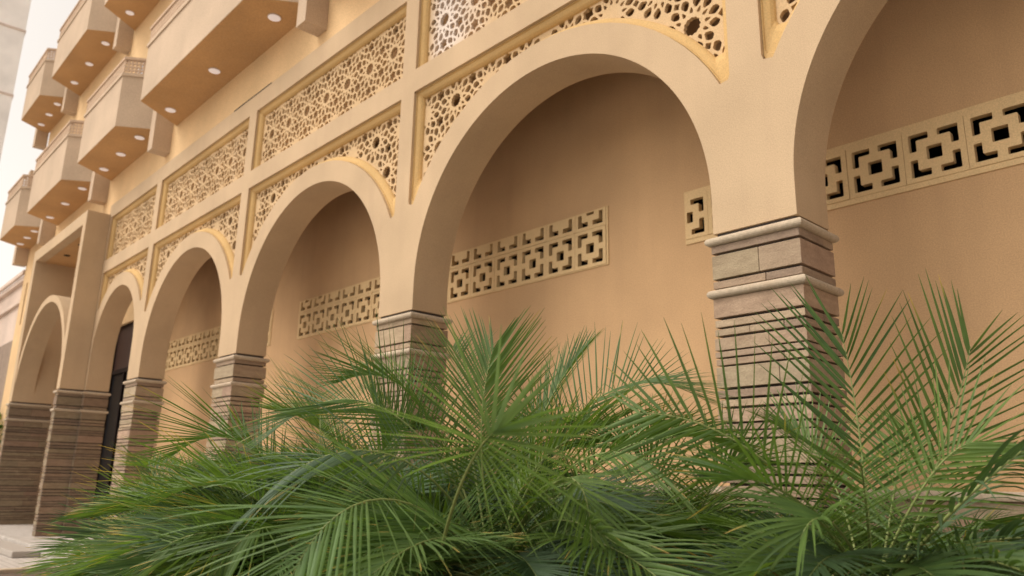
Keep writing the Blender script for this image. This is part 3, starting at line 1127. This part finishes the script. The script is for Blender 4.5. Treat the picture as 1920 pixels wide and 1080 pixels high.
M_GLASSB = plain('bright_glass', (0.55, 0.6, 0.66), 0.05, spec=1.0)
row2 = [(-5.75, -5.29), (-4.94, -4.147), (-3.82, -3.20), (-2.85, -1.80), (-1.45, -0.60), (-0.25, 0.6)]
row3 = [(-5.80, -5.26), (-4.935, -4.14), (-3.815, -3.20), (-2.85, -1.80), (-1.45, -.60)]
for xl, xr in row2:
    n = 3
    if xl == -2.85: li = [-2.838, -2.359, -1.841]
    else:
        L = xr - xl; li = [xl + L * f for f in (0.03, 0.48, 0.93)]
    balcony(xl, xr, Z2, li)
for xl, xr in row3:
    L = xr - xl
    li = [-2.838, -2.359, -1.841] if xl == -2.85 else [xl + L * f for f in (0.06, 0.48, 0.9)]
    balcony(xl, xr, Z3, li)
# hanging boxes between the balconies
for zb_, row in ((Z2, row2), (Z3, row3)):
    for (a, b) in zip(row, row[1:]):
        xm = a[1] + 0.143
        mb = MB(); 
        x0 = a[1] + (0.138 if a[1] == -1.80 else 0.105); x1 = x0 + 0.062
        mb.box(x0, x1, -0.062, YUP - .0005, zb_ - 0.125, zb_ + 0.60, mp=W)
        own(mb.build('pier_box', M_BALC, bevel=0.006))
    a = row[0]
    mb = MB(); mb.box(a[0] - .165, a[0] - .10, -0.062, YUP - .0005, zb_ - 0.125, zb_ + 0.60, mp=W)
    own(mb.build('pier_box', M_BALC, bevel=0.006))
# roof slab
mb = MB(); mb.box(-5.87, XR, YUP, 1.2, 2.5503, 2.57, mp=W); own(mb.build('roof_slab', M_FRONT))
mb = MB(); mb.box(-5.87, -5.85, YUP + .0605, 1.2, -0.735, 2.55, mp=W); own(mb.build('side_wall', M_UPPER))

# ------------------------------------------------------------------ neighbours
nb = own_nb = empty('neighbour_house', W(-6.6, 0, ZG))
tag(nb, 'pale pinkish house with a cornice and stone base beyond the far end of the arcade', 'house')


def kid(o, root):
    o.parent = root; o.matrix_parent_inverse = Matrix.Translation(root.location).inverted()
    return o


mb = MB(); mb.box(-7.6, -5.88, 0.06, 0.8, 0.53, 1.02, mp=W); kid(mb.build('wall', M_PINK), nb)
mb = MB(); mb.box(-7.6, -5.88, 0.03, 0.0595, 0.965, 1.0, mp=W); mb.box(-7.6, -5.88, 0.01, 0.0295, 1.0, 1.03, mp=W); mb.box(-7.6, -5.88, .035, .0595, .80, .83, mp=W)
kid(mb.build('cornice', M_PINK, bevel=.01), nb)
mb = MB(); mb.box(-7.6, -5.88, 0.045, 0.8, ZG, 0.529, mp=W); kid(mb.build('stone_base', M_RUBBLE), nb)

tw = empty('tower_block', W(-9, 0, ZG))
tag(tw, 'pale rendered tower block against the white sky at the far end of the street', 'tower')
e = at(59, 0, 34)
RT = Matrix.Rotation(radians(-4), 3, 'Z')


def tmp_(x, y, z):
    v = RT @ Vector((x, y, 0)); return Vector((e.x + v.x, e.y + v.y, z))


# local frame: corner at the origin, faces x<0 and y<0 behind the corner
mb = MB(); mb.box(-14, 0, -12, 0, 0, 44, mp=tmp_); kid(mb.build('wall', M_PALE), tw)
z1_ = at(20, 70, 34).z; z2_ = at(20, 205, 34).z
mb = MB()
for zz in (z1_, z2_, z1_ + 3.4, z2_ - 3.4): mb.box(-14.03, 0.04, -12.03, 0.03, zz, zz + 0.09, mp=tmp_)
kid(mb.build('string_course', M_PINK), tw)
for fl in (z2_ - 2.0, z2_ + 1.4, z2_ + 4.8):
    for k in range(4):
        mb = MB(); a = -3.6 - k * 3.0; mb.box(0.0, 0.02, a, a + 1.5, fl, fl + 1.5, mp=tmp_); kid(mb.build('window', M_GLASSD), tw)

# house across the street, behind the viewer, only its bounce light matters
# ------------------------------------------------------------------ ground
def sheet(name, x0, x1, y0, y1, z, mat, label=None):
    mb = MB(); mb.quad(Vector((x0, y0, z)), Vector((x1, y0, z)), Vector((x1, y1, z)), Vector((x0, y1, z)))
    o = mb.build(name, mat, fix=False); tag(o, label, None, None, 'structure')
    return o


sheet('ground', -600, 600, -600, 600, 0.0, M_PAVE)
o = MB(); o.box(-20.2, 4.0, -0.9, 1.19, 0.004, 0.15); o = o.build('terrace', M_PAVE, bevel=.01); tag(o, None, None, None, 'structure')
o = MB(); o.box(-21.4, -12.6, -1.3, -0.905, 0.004, 0.10); o = o.build('steps', plain('step_stone', (0.38, 0.34, 0.30), .7), bevel=.012); tag(o, None, None, None, 'structure')
o = MB(); o.box(-7.6, 3.6, -3.6, -1.2, 0.004, 0.30); o = o.build('planting_bed', M_SOIL); tag(o, None, None, None, 'structure')
kb = MB(); kb.box(-7.72, 3.7, -3.75, -3.603, 0.004, 0.34); kb.box(-7.72, -7.603, -3.6, -1.2, .004, .34); kb.box(-7.72, 3.7, -1.197, -1.08, 0.004, 0.34)
o = kb.build('kerb', M_BEAD, bevel=.012); tag(o, None, None, None, 'structure')
#@@PLANTS
# ------------------------------------------------------------------ palms
def perp(v):
    a = Vector((0, 0, 1)) if abs(v.z) < .9 else Vector((1, 0, 0))
    return v.cross(a).normalized()


def frond(root, inv, P0, P1, P2, rs, nleaf=42, lmax=0.36, wid=0.012, roll=0.0, vee=0.45, droop=0.12, t0=0.22, mat=None, dry=0.15, nrm=None, seg=6, tipang=0.30, fold=0.35, stalk=0.006, ang0=1.12, taper=2.2):
    """one pinnate frond: quadratic rachis P0-P1-P2 with two rows of folded leaflets"""
    V = []; Fc = []; C = []; MI = []

    def B(t):
        return P0 * (1 - t) ** 2 + P1 * (2 * t * (1 - t)) + P2 * t * t

    def D(t):
        return ((P1 - P0) * (1 - t) + (P2 - P1) * t).normalized()
    plane = (P1 - P0).cross(P2 - P0)
    chord = (P2 - P0)
    if nrm is None:
        # the frond's side vector stays near the horizontal
        side0 = Vector((0, 0, 1)).cross(chord)
        if side0.length < 0.12 * chord.length: side0 = RR.copy()
        side0.normalize()
    else:
        side0 = chord.cross(nrm).normalized()
    if roll:
        side0 = Matrix.Rotation(roll, 3, chord.normalized()) @ side0
    Ltot = chord.length
    # rachis tube
    ns = 16
    for i in range(ns + 1):
        t = i / ns; p = B(t); T = D(t)
        s_ = (side0 - T * side0.dot(T)).normalized(); n_ = s_.cross(T)
        r = stalk * (1 - .8 * t)
        for k in range(5):
            a = 2 * pi * k / 5
            V.append(p + s_ * (r * cos(a)) + n_ * (r * sin(a))); 
    for i in range(ns):
        for k in range(5):
            a = i * 5 + k; b = i * 5 + (k + 1) % 5
            Fc.append((a, b, b + 5, a + 5)); C.append(None); MI.append(1)
    LC = [(0, 0, 0)] * len(V)
    for i in range(nleaf):
        f = (i + .5) / nleaf
        t = t0 + (1 - t0) * f
        T = D(t)
        s_ = (side0 - T * side0.dot(T)).normalized(); n_ = s_.cross(T)
        if n_.z < 0 and nrm is None: n_ = -n_
        for sg in (1, -1):
            tt = min(.995, t + rs.uniform(-.2, .2) / nleaf)
            p = B(tt)
            ang = (ang0 - (ang0 - tipang) * f ** (1.3 if ang0 < 1.5 else .8)) + rs.uniform(-.05, .05)
            prof = (0.55 + 0.45 * sin(pi * min(1, .12 + f * .9))) * (1 if f < .85 else 1 - (f - .85) * taper)
            L = lmax * prof * rs.uniform(.9, 1.06)
            vv = vee + rs.uniform(-.10, .10)
            d = (T * cos(ang) + (s_ * sg * cos(vv) + n_ * sin(vv)) * sin(ang)).normalized()
            wv = (T - d * T.dot(d))
            if wv.length < 1e-3: wv = n_.copy()
            wv.normalize()
            wv = Matrix.Rotation(rs.uniform(-.35, .35) + sg * .5, 3, d) @ wv
            fn = d.cross(wv).normalized()
            base = len(V)
            g1 = rs.random(); g2 = 1.0 if rs.random() < dry else 0.0
            dr = droop * rs.uniform(.7, 1.4)
            cur = p.copy(); dd = d.copy()
            bendside = rs.uniform(-.04, .04)
            for q in range(seg + 1):
                u = q / seg
                w = wid * 0.5 * (min(1, .45 + u * 3.0)) * (1 - u) ** 0.6 if q < seg else 0.0004
                vv_ = fn * (w * fold)
                V.append(cur - wv * w + vv_); V.append(cur.copy()); V.append(cur + wv * w + vv_)
                LC += [(u, g1, g2)] * 3
                dd = (dd + Vector((0, 0, -1)) * (dr * (u + .25) / seg * 2.2) + wv * bendside / seg).normalized()
                cur = cur + dd * (L / seg)
            for q in range(seg):
                a = base + q * 3
                Fc.append((a, a + 1, a + 4, a + 3)); Fc.append((a + 1, a + 2, a + 5, a + 4)); MI += [0, 0]
    me = bpy.data.meshes.new('frond')
    me.from_pydata([tuple(v - root.location) for v in V], [], Fc)
    me.materials.append(mat or M_LEAF); me.materials.append(M_RACHIS)
    me.polygons.foreach_set('material_index', MI)
    me.polygons.foreach_set('use_smooth', [True] * len(MI))
    ca = me.color_attributes.new('leaf', 'FLOAT_COLOR', 'POINT')
    ca.data.foreach_set('color', [x for c in LC for x in (c[0], c[1], c[2], 1)])
    o = bpy.data.objects.new('frond', me)
    COL.objects.link(o)
    o.parent = root
    return o


def palm(label, base, heroes, nrand, seed, L=(0.75, 1.15), lmax=.33, wid=.012, nleaf=40, dry=.12, droop=.14, elev=(5, 75), mat=None, az=None, group='feathery palms planted in front of the arcade'):
    """base: crown point; heroes: list of dicts with mid and tip points"""
    rs = random.Random(seed)
    root = empty('palm', (base.x, base.y, 0.3))
    tag(root, label, 'palm', group)
    # trunk with old leaf bases
    mb = MB()
    nr = 14; hh = max(0.12, base.z - 0.3)
    rings = []
    for i in range(nr + 1):
        z = hh * i / nr
        r = 0.055 + 0.012 * ((i % 2) * 2 - 1) + (.015 if i > nr - 4 else 0)
        rings.append([Vector((r * cos(2 * pi * k / 9 + i * .35), r * sin(2 * pi * k / 9 + i * .35), z)) for k in range(9)])
    for A, B_ in zip(rings, rings[1:]):
        for k in range(9): mb.quad(A[k], A[(k + 1) % 9], B_[(k + 1) % 9], B_[k])
    mb.face(rings[-1])
    o = mb.build('trunk', M_TRUNK); o.parent = root
    for h in heroes:
        h = dict(h)
        tip = h.pop('tip'); mid = h.pop('mid'); st = h.pop('root', None)
        p0 = st or (base + Vector((rs.uniform(-.03, .03), rs.uniform(-.03, .03), 0)))
        P1 = mid * 2 - (p0 + tip) * .5 if h.pop('through', True) else mid
        kw = dict(nleaf=nleaf, lmax=lmax, wid=wid, dry=dry, droop=droop, mat=mat); kw.update(h)
        frond(root, None, p0, P1, tip, rs, **kw)
    for k in range(nrand):
        if az: a = radians(rs.uniform(*az))
        else: a = k * 2.39996 + rs.uniform(-.3, .3)
        e = radians(elev[0] + (elev[1] - elev[0]) * ((k + .5) / nrand) ** 1.1 + rs.uniform(-6, 6))
        ln = rs.uniform(*L)
        dh = Vector((cos(a), sin(a), 0))
        p0 = base + dh * .03
        P1 = p0 + (dh * cos(e + .25) + Vector((0, 0, sin(e + .25)))) * ln * .55
        tip = p0 + (dh * cos(e * .6 - .12) + Vector((0, 0, sin(e * .6 - .12)))) * ln
        frond(root, None, p0, P1, tip, rs, nleaf=nleaf, lmax=lmax * rs.uniform(.85, 1.1), wid=wid, droop=droop * rs.uniform(.8, 1.5), mat=(M_DEAD if (e < .25 and rs.random() < .16) else (mat if rs.random() < .7 else M_LEAFG)),
              dry=dry, roll=rs.uniform(-.35, .35), vee=rs.uniform(.2, .6), seg=5)
    return root


# right-hand palm: stiff upright fronds
b1 = at(1640, 1150, 2.45)
G1_ = 'feathery palms planted in front of the arcade'
palm('palm with two stiff upright fronds beside the nearest stone pier', b1, [
    dict(mid=at(1628, 850, 2.60), tip=at(1578, 622, 2.80), through=False, nrm=-F, nleaf=18, lmax=.46, wid=.0150, vee=.08, droop=.02, t0=.34, tipang=.34, ang0=1.0, taper=0.6),
    dict(mid=at(1792, 800, 2.45), tip=at(1820, 650, 2.55), through=False, nrm=(-F + UU * .1).normalized(), nleaf=15, lmax=.42, wid=.0140, vee=.05, droop=.03, t0=.36, tipang=.42, ang0=.85, taper=0.8),
    dict(mid=at(1440, 870, 2.25), tip=at(1190, 775, 2.35), nrm=(UU * .35 - F).normalized(), nleaf=20, lmax=.36, wid=.0135, vee=.15, droop=.03, t0=.3, tipang=.5, ang0=1.2),
    dict(mid=at(1625, 960, 2.15), tip=at(1612, 868, 1.95), nleaf=16, lmax=.32, wid=.018, vee=.2, droop=.25, t0=.35),
    dict(mid=at(1800, 945, 2.1), tip=at(2000, 790, 2.2), nleaf=18, lmax=.34, wid=.018, droop=.6, vee=.1, mat=M_LEAFG, stalk=.008),
    dict(mid=at(1800, 900, 2.9), tip=at(1990, 860, 3.0), nleaf=24, lmax=.30, wid=.013, droop=.3),
    dict(mid=at(1560, 900, 2.9), tip=at(1470, 800, 3.1), nleaf=30, lmax=.33, wid=.013, droop=.08),
    dict(mid=at(1520, 960, 2.15), tip=at(1370, 900, 2.1), nleaf=26, lmax=.34, wid=.013, droop=.12),
    dict(mid=at(1740, 900, 2.35), tip=at(1850, 830, 2.3), nleaf=22, lmax=.34, wid=.014, droop=.08, vee=.1, nrm=(UU - F * .5).normalized()),
    dict(mid=at(1680, 900, 2.6), tip=at(1700, 790, 2.8), nleaf=24, lmax=.34, wid=.014, droop=.08, vee=.1),
    dict(mid=at(1570, 990, 2.05), tip=at(1500, 1010, 1.9), nleaf=24, lmax=.30, wid=.014, droop=.25),
], 62, 11, L=(.45, .92), lmax=.32, wid=.0130, nleaf=28, dry=.08, elev=(-18, 42), droop=.2)

b2 = at(925, 1090, 3.0)
palm('large bright green palm with a dense fan of leaflets below the second stone pier', b2, [
    dict(mid=at(903, 850, 2.95), tip=at(925, 655, 3.1), nrm=(-F * .9 + RR * -.2).normalized(), nleaf=42, lmax=.44, wid=.0105, vee=.2, droop=.03, t0=.3, tipang=.35, ang0=.95),
    dict(mid=at(872, 890, 1.85), tip=at(930, 808, 1.72), root=at(830, 1020, 2.2), through=True, nrm=(-F + UU * .15).normalized(), nleaf=15, lmax=.37, wid=.0165, vee=.12, droop=.12, mat=M_FRESH, t0=.70, tipang=.10, ang0=2.75, stalk=.006, taper=.4, dry=0),
    dict(mid=at(1110, 755, 3.2), tip=at(1330, 755, 3.4), nleaf=44, lmax=.38, wid=.0095, vee=.45, droop=.04, nrm=(UU - F * .35).normalized(), t0=.2),
    dict(mid=at(1000, 820, 3.3), tip=at(1095, 655, 3.5), nleaf=40, lmax=.34, wid=.0095, vee=.2, droop=.04, tipang=.2, ang0=.6),
    dict(mid=at(735, 775, 2.95), tip=at(505, 815, 3.05), nleaf=48, lmax=.44, wid=.0095, vee=.30, droop=.05, tipang=.35, nrm=(UU * .9 - F * .5).normalized()),
    dict(mid=at(790, 760, 3.3), tip=at(640, 715, 3.6), nleaf=48, lmax=.40, wid=.009, vee=.4, droop=.04, tipang=.25),
    dict(mid=at(740, 938, 2.25), tip=at(545, 1085, 2.0), mat=M_FRESH, nleaf=34, lmax=.52, wid=.0115, vee=.15, droop=.16, nrm=(UU * .9 - F * .6).normalized(), tipang=.5, stalk=.006),
    dict(mid=at(760, 865, 2.6), tip=at(520, 905, 2.5), nleaf=40, lmax=.46, wid=.010, vee=.2, droop=.2, nrm=(UU * .9 - F * .5).normalized(), mat=M_LEAFG),
    dict(mid=at(1150, 850, 2.8), tip=at(1390, 850, 2.7), nleaf=44, lmax=.36, wid=.0105, vee=.2, droop=.15),
    dict(mid=at(1050, 900, 2.5), tip=at(1110, 1040, 2.3), nleaf=26, lmax=.34, wid=.012, vee=.1, droop=.15),
    dict(mid=at(1030, 850, 3.0), tip=at(1250, 800, 3.1), nleaf=44, lmax=.36, wid=.0095, vee=.4, droop=.10),
    dict(mid=at(1080, 870, 2.6), tip=at(1260, 905, 2.4), nleaf=38, lmax=.38, wid=.0105, vee=.3, droop=.12, nrm=(UU * .9 - F * .5).normalized()),
    dict(mid=at(870, 760, 3.4), tip=at(850, 650, 3.7), nleaf=44, lmax=.36, wid=.0095, vee=.2, droop=.03, tipang=.2),
    dict(mid=at(850, 1010, 2.4), tip=at(700, 1075, 2.0), nleaf=26, lmax=.30, wid=.011, vee=.1, droop=.1, dry=.5),
], 56, 23, L=(.6, 1.1), lmax=.36, wid=.0112, nleaf=40, dry=.08, elev=(-18, 46), droop=.10)

b3 = at(600, 1100, 3.6)
palm('wide low palm fanning long leaflets left, in front of the third stone pier', b3, [
    dict(mid=at(480, 850, 3.5), tip=at(330, 850, 3.7), nleaf=46, lmax=.50, wid=.0095, vee=.3, droop=.05, dry=.2),
    dict(mid=at(600, 850, 3.6), tip=at(600, 740, 4.0), nleaf=46, lmax=.44, wid=.009, vee=.3, droop=.04),
    dict(mid=at(470, 930, 3.2), tip=at(300, 940, 3.3), nleaf=46, lmax=.50, wid=.010, vee=.3, droop=.07, dry=.5),
    dict(mid=at(440, 1000, 2.9), tip=at(260, 1060, 2.9), nleaf=40, lmax=.46, wid=.0105, vee=.1, droop=.10, dry=.6, nrm=(UU * .9 - F * .5).normalized()),
    dict(mid=at(520, 990, 2.8), tip=at(400, 1080, 2.7), nleaf=40, lmax=.44, wid=.0105, vee=.1, droop=.12, dry=.5, nrm=(UU * .9 - F * .5).normalized()),
    dict(mid=at(700, 880, 3.4), tip=at(780, 790, 3.6), nleaf=46, lmax=.40, wid=.009, vee=.3, droop=.08),
], 70, 37, L=(.7, 1.1), lmax=.42, wid=.0108, nleaf=42, dry=.25, elev=(-12, 55), droop=.08)

b4 = at(370, 1100, 4.2)
palm('small yellow-tipped palm at the left end of the bed, nearest the portal steps', b4, [
    dict(mid=at(300, 960, 4.1), tip=at(225, 955, 4.2), nleaf=40, lmax=.42, wid=.0105, vee=.3, droop=.06, dry=.8),
    dict(mid=at(290, 1030, 3.9), tip=at(205, 1070, 3.9), nleaf=40, lmax=.42, wid=.0105, vee=.2, droop=.08, dry=.8),
    dict(mid=at(320, 950, 4.4), tip=at(280, 880, 4.6), nleaf=40, lmax=.42, wid=.010, vee=.3, droop=.06, dry=.3),
], 34, 41, L=(.5, .8), lmax=.38, wid=.010, nleaf=36, dry=.4, elev=(-8, 50), droop=.08)

b5 = at(450, 1000, 5.4)
palm('palm set back in the bed between the far piers, its fronds out of focus', b5, [], 34, 53, L=(.6, .95), lmax=.38, wid=.010, nleaf=34, dry=.15, elev=(0, 60), droop=.08)
b8 = at(1130, 1080, 3.7)
palm('palm half hidden behind the large bright one, low against the ochre wall', b8, [
    dict(mid=at(1050, 840, 3.6), tip=at(960, 800, 3.6), nleaf=40, lmax=.36, wid=.010, vee=.3, droop=.08),
    dict(mid=at(1200, 860, 3.5), tip=at(1340, 830, 3.4), nleaf=40, lmax=.36, wid=.010, vee=.3, droop=.08),
    dict(mid=at(1110, 850, 3.4), tip=at(1040, 800, 3.1), nleaf=40, lmax=.34, wid=.010, vee=.3, droop=.12),
], 62, 83, L=(.6, 1.05), lmax=.36, wid=.0095, nleaf=38, dry=.08, elev=(-8, 44), droop=.14)
b6 = at(1290, 1120, 3.2)
palm('dark green palm squeezed between the centre palm and the nearest stone pier', b6, [
    dict(mid=at(1230, 890, 3.1), tip=at(1110, 830, 3.2), nleaf=38, lmax=.36, wid=.0105, vee=.3, droop=.10),
    dict(mid=at(1330, 920, 3.0), tip=at(1420, 870, 3.0), nleaf=34, lmax=.34, wid=.011, vee=.3, droop=.12),
], 54, 61, L=(.5, .95), lmax=.34, wid=.0105, nleaf=34, dry=.1, elev=(-12, 38), droop=.16)
b9 = at(740, 1060, 4.1)
palm('palm behind the large bright one, filling the bed in front of the second stone pier', b9, [
    dict(mid=at(640, 850, 4.1), tip=at(520, 770, 4.2), nleaf=42, lmax=.44, wid=.011, vee=.3, droop=.06),
    dict(mid=at(720, 840, 4.1), tip=at(690, 730, 4.3), nleaf=42, lmax=.42, wid=.011, vee=.3, droop=.06),
], 70, 91, L=(.8, 1.3), lmax=.44, wid=.0115, nleaf=38, dry=.1, elev=(5, 64), droop=.1)
b7 = at(1880, 1150, 2.9)
palm('palm with drooping bluish leaflets at the right edge below the wall plinth', b7, [], 52, 71, L=(.55, 1.0), lmax=.30, wid=.0135, nleaf=26, dry=.05, elev=(-12, 46), droop=.4, mat=M_LEAFG)


# ------------------------------------------------------------------ low bushes
def bush(name, label, cat, c, r, n, seed, mat, fl=0, lw=.022):
    rs = random.Random(seed)
    root = empty(name, (c.x, c.y, 0.3)); tag(root, label, cat)
    V = []; Fc = []; LC = []
    for _ in range(n):
        u = Vector((rs.gauss(0, 1), rs.gauss(0, 1), rs.gauss(0, 1))).normalized() * (rs.random() ** .4)
        p = Vector((u.x * r, u.y * r, (c.z - .3) * .5 + u.z * (c.z - .3) * .5))
        d = (u + Vector((rs.uniform(-.6, .6), rs.uniform(-.6, .6), rs.uniform(-.2, .8)))).normalized()
        w = perp(d); w = Matrix.Rotation(rs.uniform(0, 6.28), 3, d) @ w
        L = lw * rs.uniform(1.4, 2.4); b = len(V)
        nn = d.cross(w)
        V += [p, p + d * L * .5 + w * lw * .5 + nn * .004, p + d * L - nn * .004, p + d * L * .5 - w * lw * .5 + nn * .004, p + d * L * .5]
        Fc += [(b, b + 1, b + 4), (b + 1, b + 2, b + 4), (b + 2, b + 3, b + 4), (b + 3, b, b + 4)]
        g = rs.random(); y = 1 if rs.random() < .15 else 0
        LC += [(1 if y else 0, g, y)] * 5
    me = bpy.data.meshes.new('foliage'); me.from_pydata([tuple(v) for v in V], [], Fc); me.materials.append(mat)
    ca = me.color_attributes.new('leaf', 'FLOAT_COLOR', 'POINT'); ca.data.foreach_set('color', [x for q in LC for x in (*q, 1)])
    o = bpy.data.objects.new('foliage', me); COL.objects.link(o); o.parent = root
    mb = MB()
    for k in range(7):
        a = k * .9; q = Vector((cos(a) * r * .5, sin(a) * r * .5, (c.z - .3) * .8)); w = .006
        mb.face([Vector((w, 0, 0)), Vector((0, w, 0)), q]); mb.face([Vector((0, w, 0)), Vector((-w, -w, 0)), q]); mb.face([Vector((-w, -w, 0)), Vector((w, 0, 0)), q])
    o = mb.build('stems', M_TRUNK, fix=False); o.parent = root
    for k in range(fl):
        a = rs.uniform(0, 6.28); rr = r * rs.uniform(.5, 1.0)
        p = Vector((cos(a) * rr, sin(a) * rr, (c.z - .3) * rs.uniform(.8, 1.05)))
        mb = MB()
        for j in range(6):
            t = j * pi / 3 + rs.random() * .3; d = Vector((cos(t), sin(t), rs.uniform(.1, .6))).normalized(); w = Vector((-sin(t), cos(t), 0))
            e_ = p + d * .022
            mb.face([p, p + d * .013 + w * .009, e_, p + d * .013 - w * .009])
        o = mb.build('blossom', M_RED, fix=False); o.parent = root
    return root


bush('dark_bush', 'dense dark green bush filling the bed under the palms in front of the nearest pier', 'bush', at(1480, 1010, 3.35), .75, 9000, 15, M_BUSH, lw=.035)
bush('flowering_bush', 'low dark bush dotted with small red blossoms under the palm at the right edge', 'bush', at(1830, 1035, 3.1), .42, 2600, 5, M_BUSH, fl=16)
bush('leafy_bush', 'small bush with yellow-green leaves between the centre palm and the nearest pier', 'bush', at(1270, 1015, 2.9), .34, 2600, 6, M_BUSH)
bush('round_shrub', 'dark shrub beside the outermost portal pier at the far left edge', 'shrub', at(-30, 770, 21), .9, 3500, 8, M_BUSH, lw=.07)
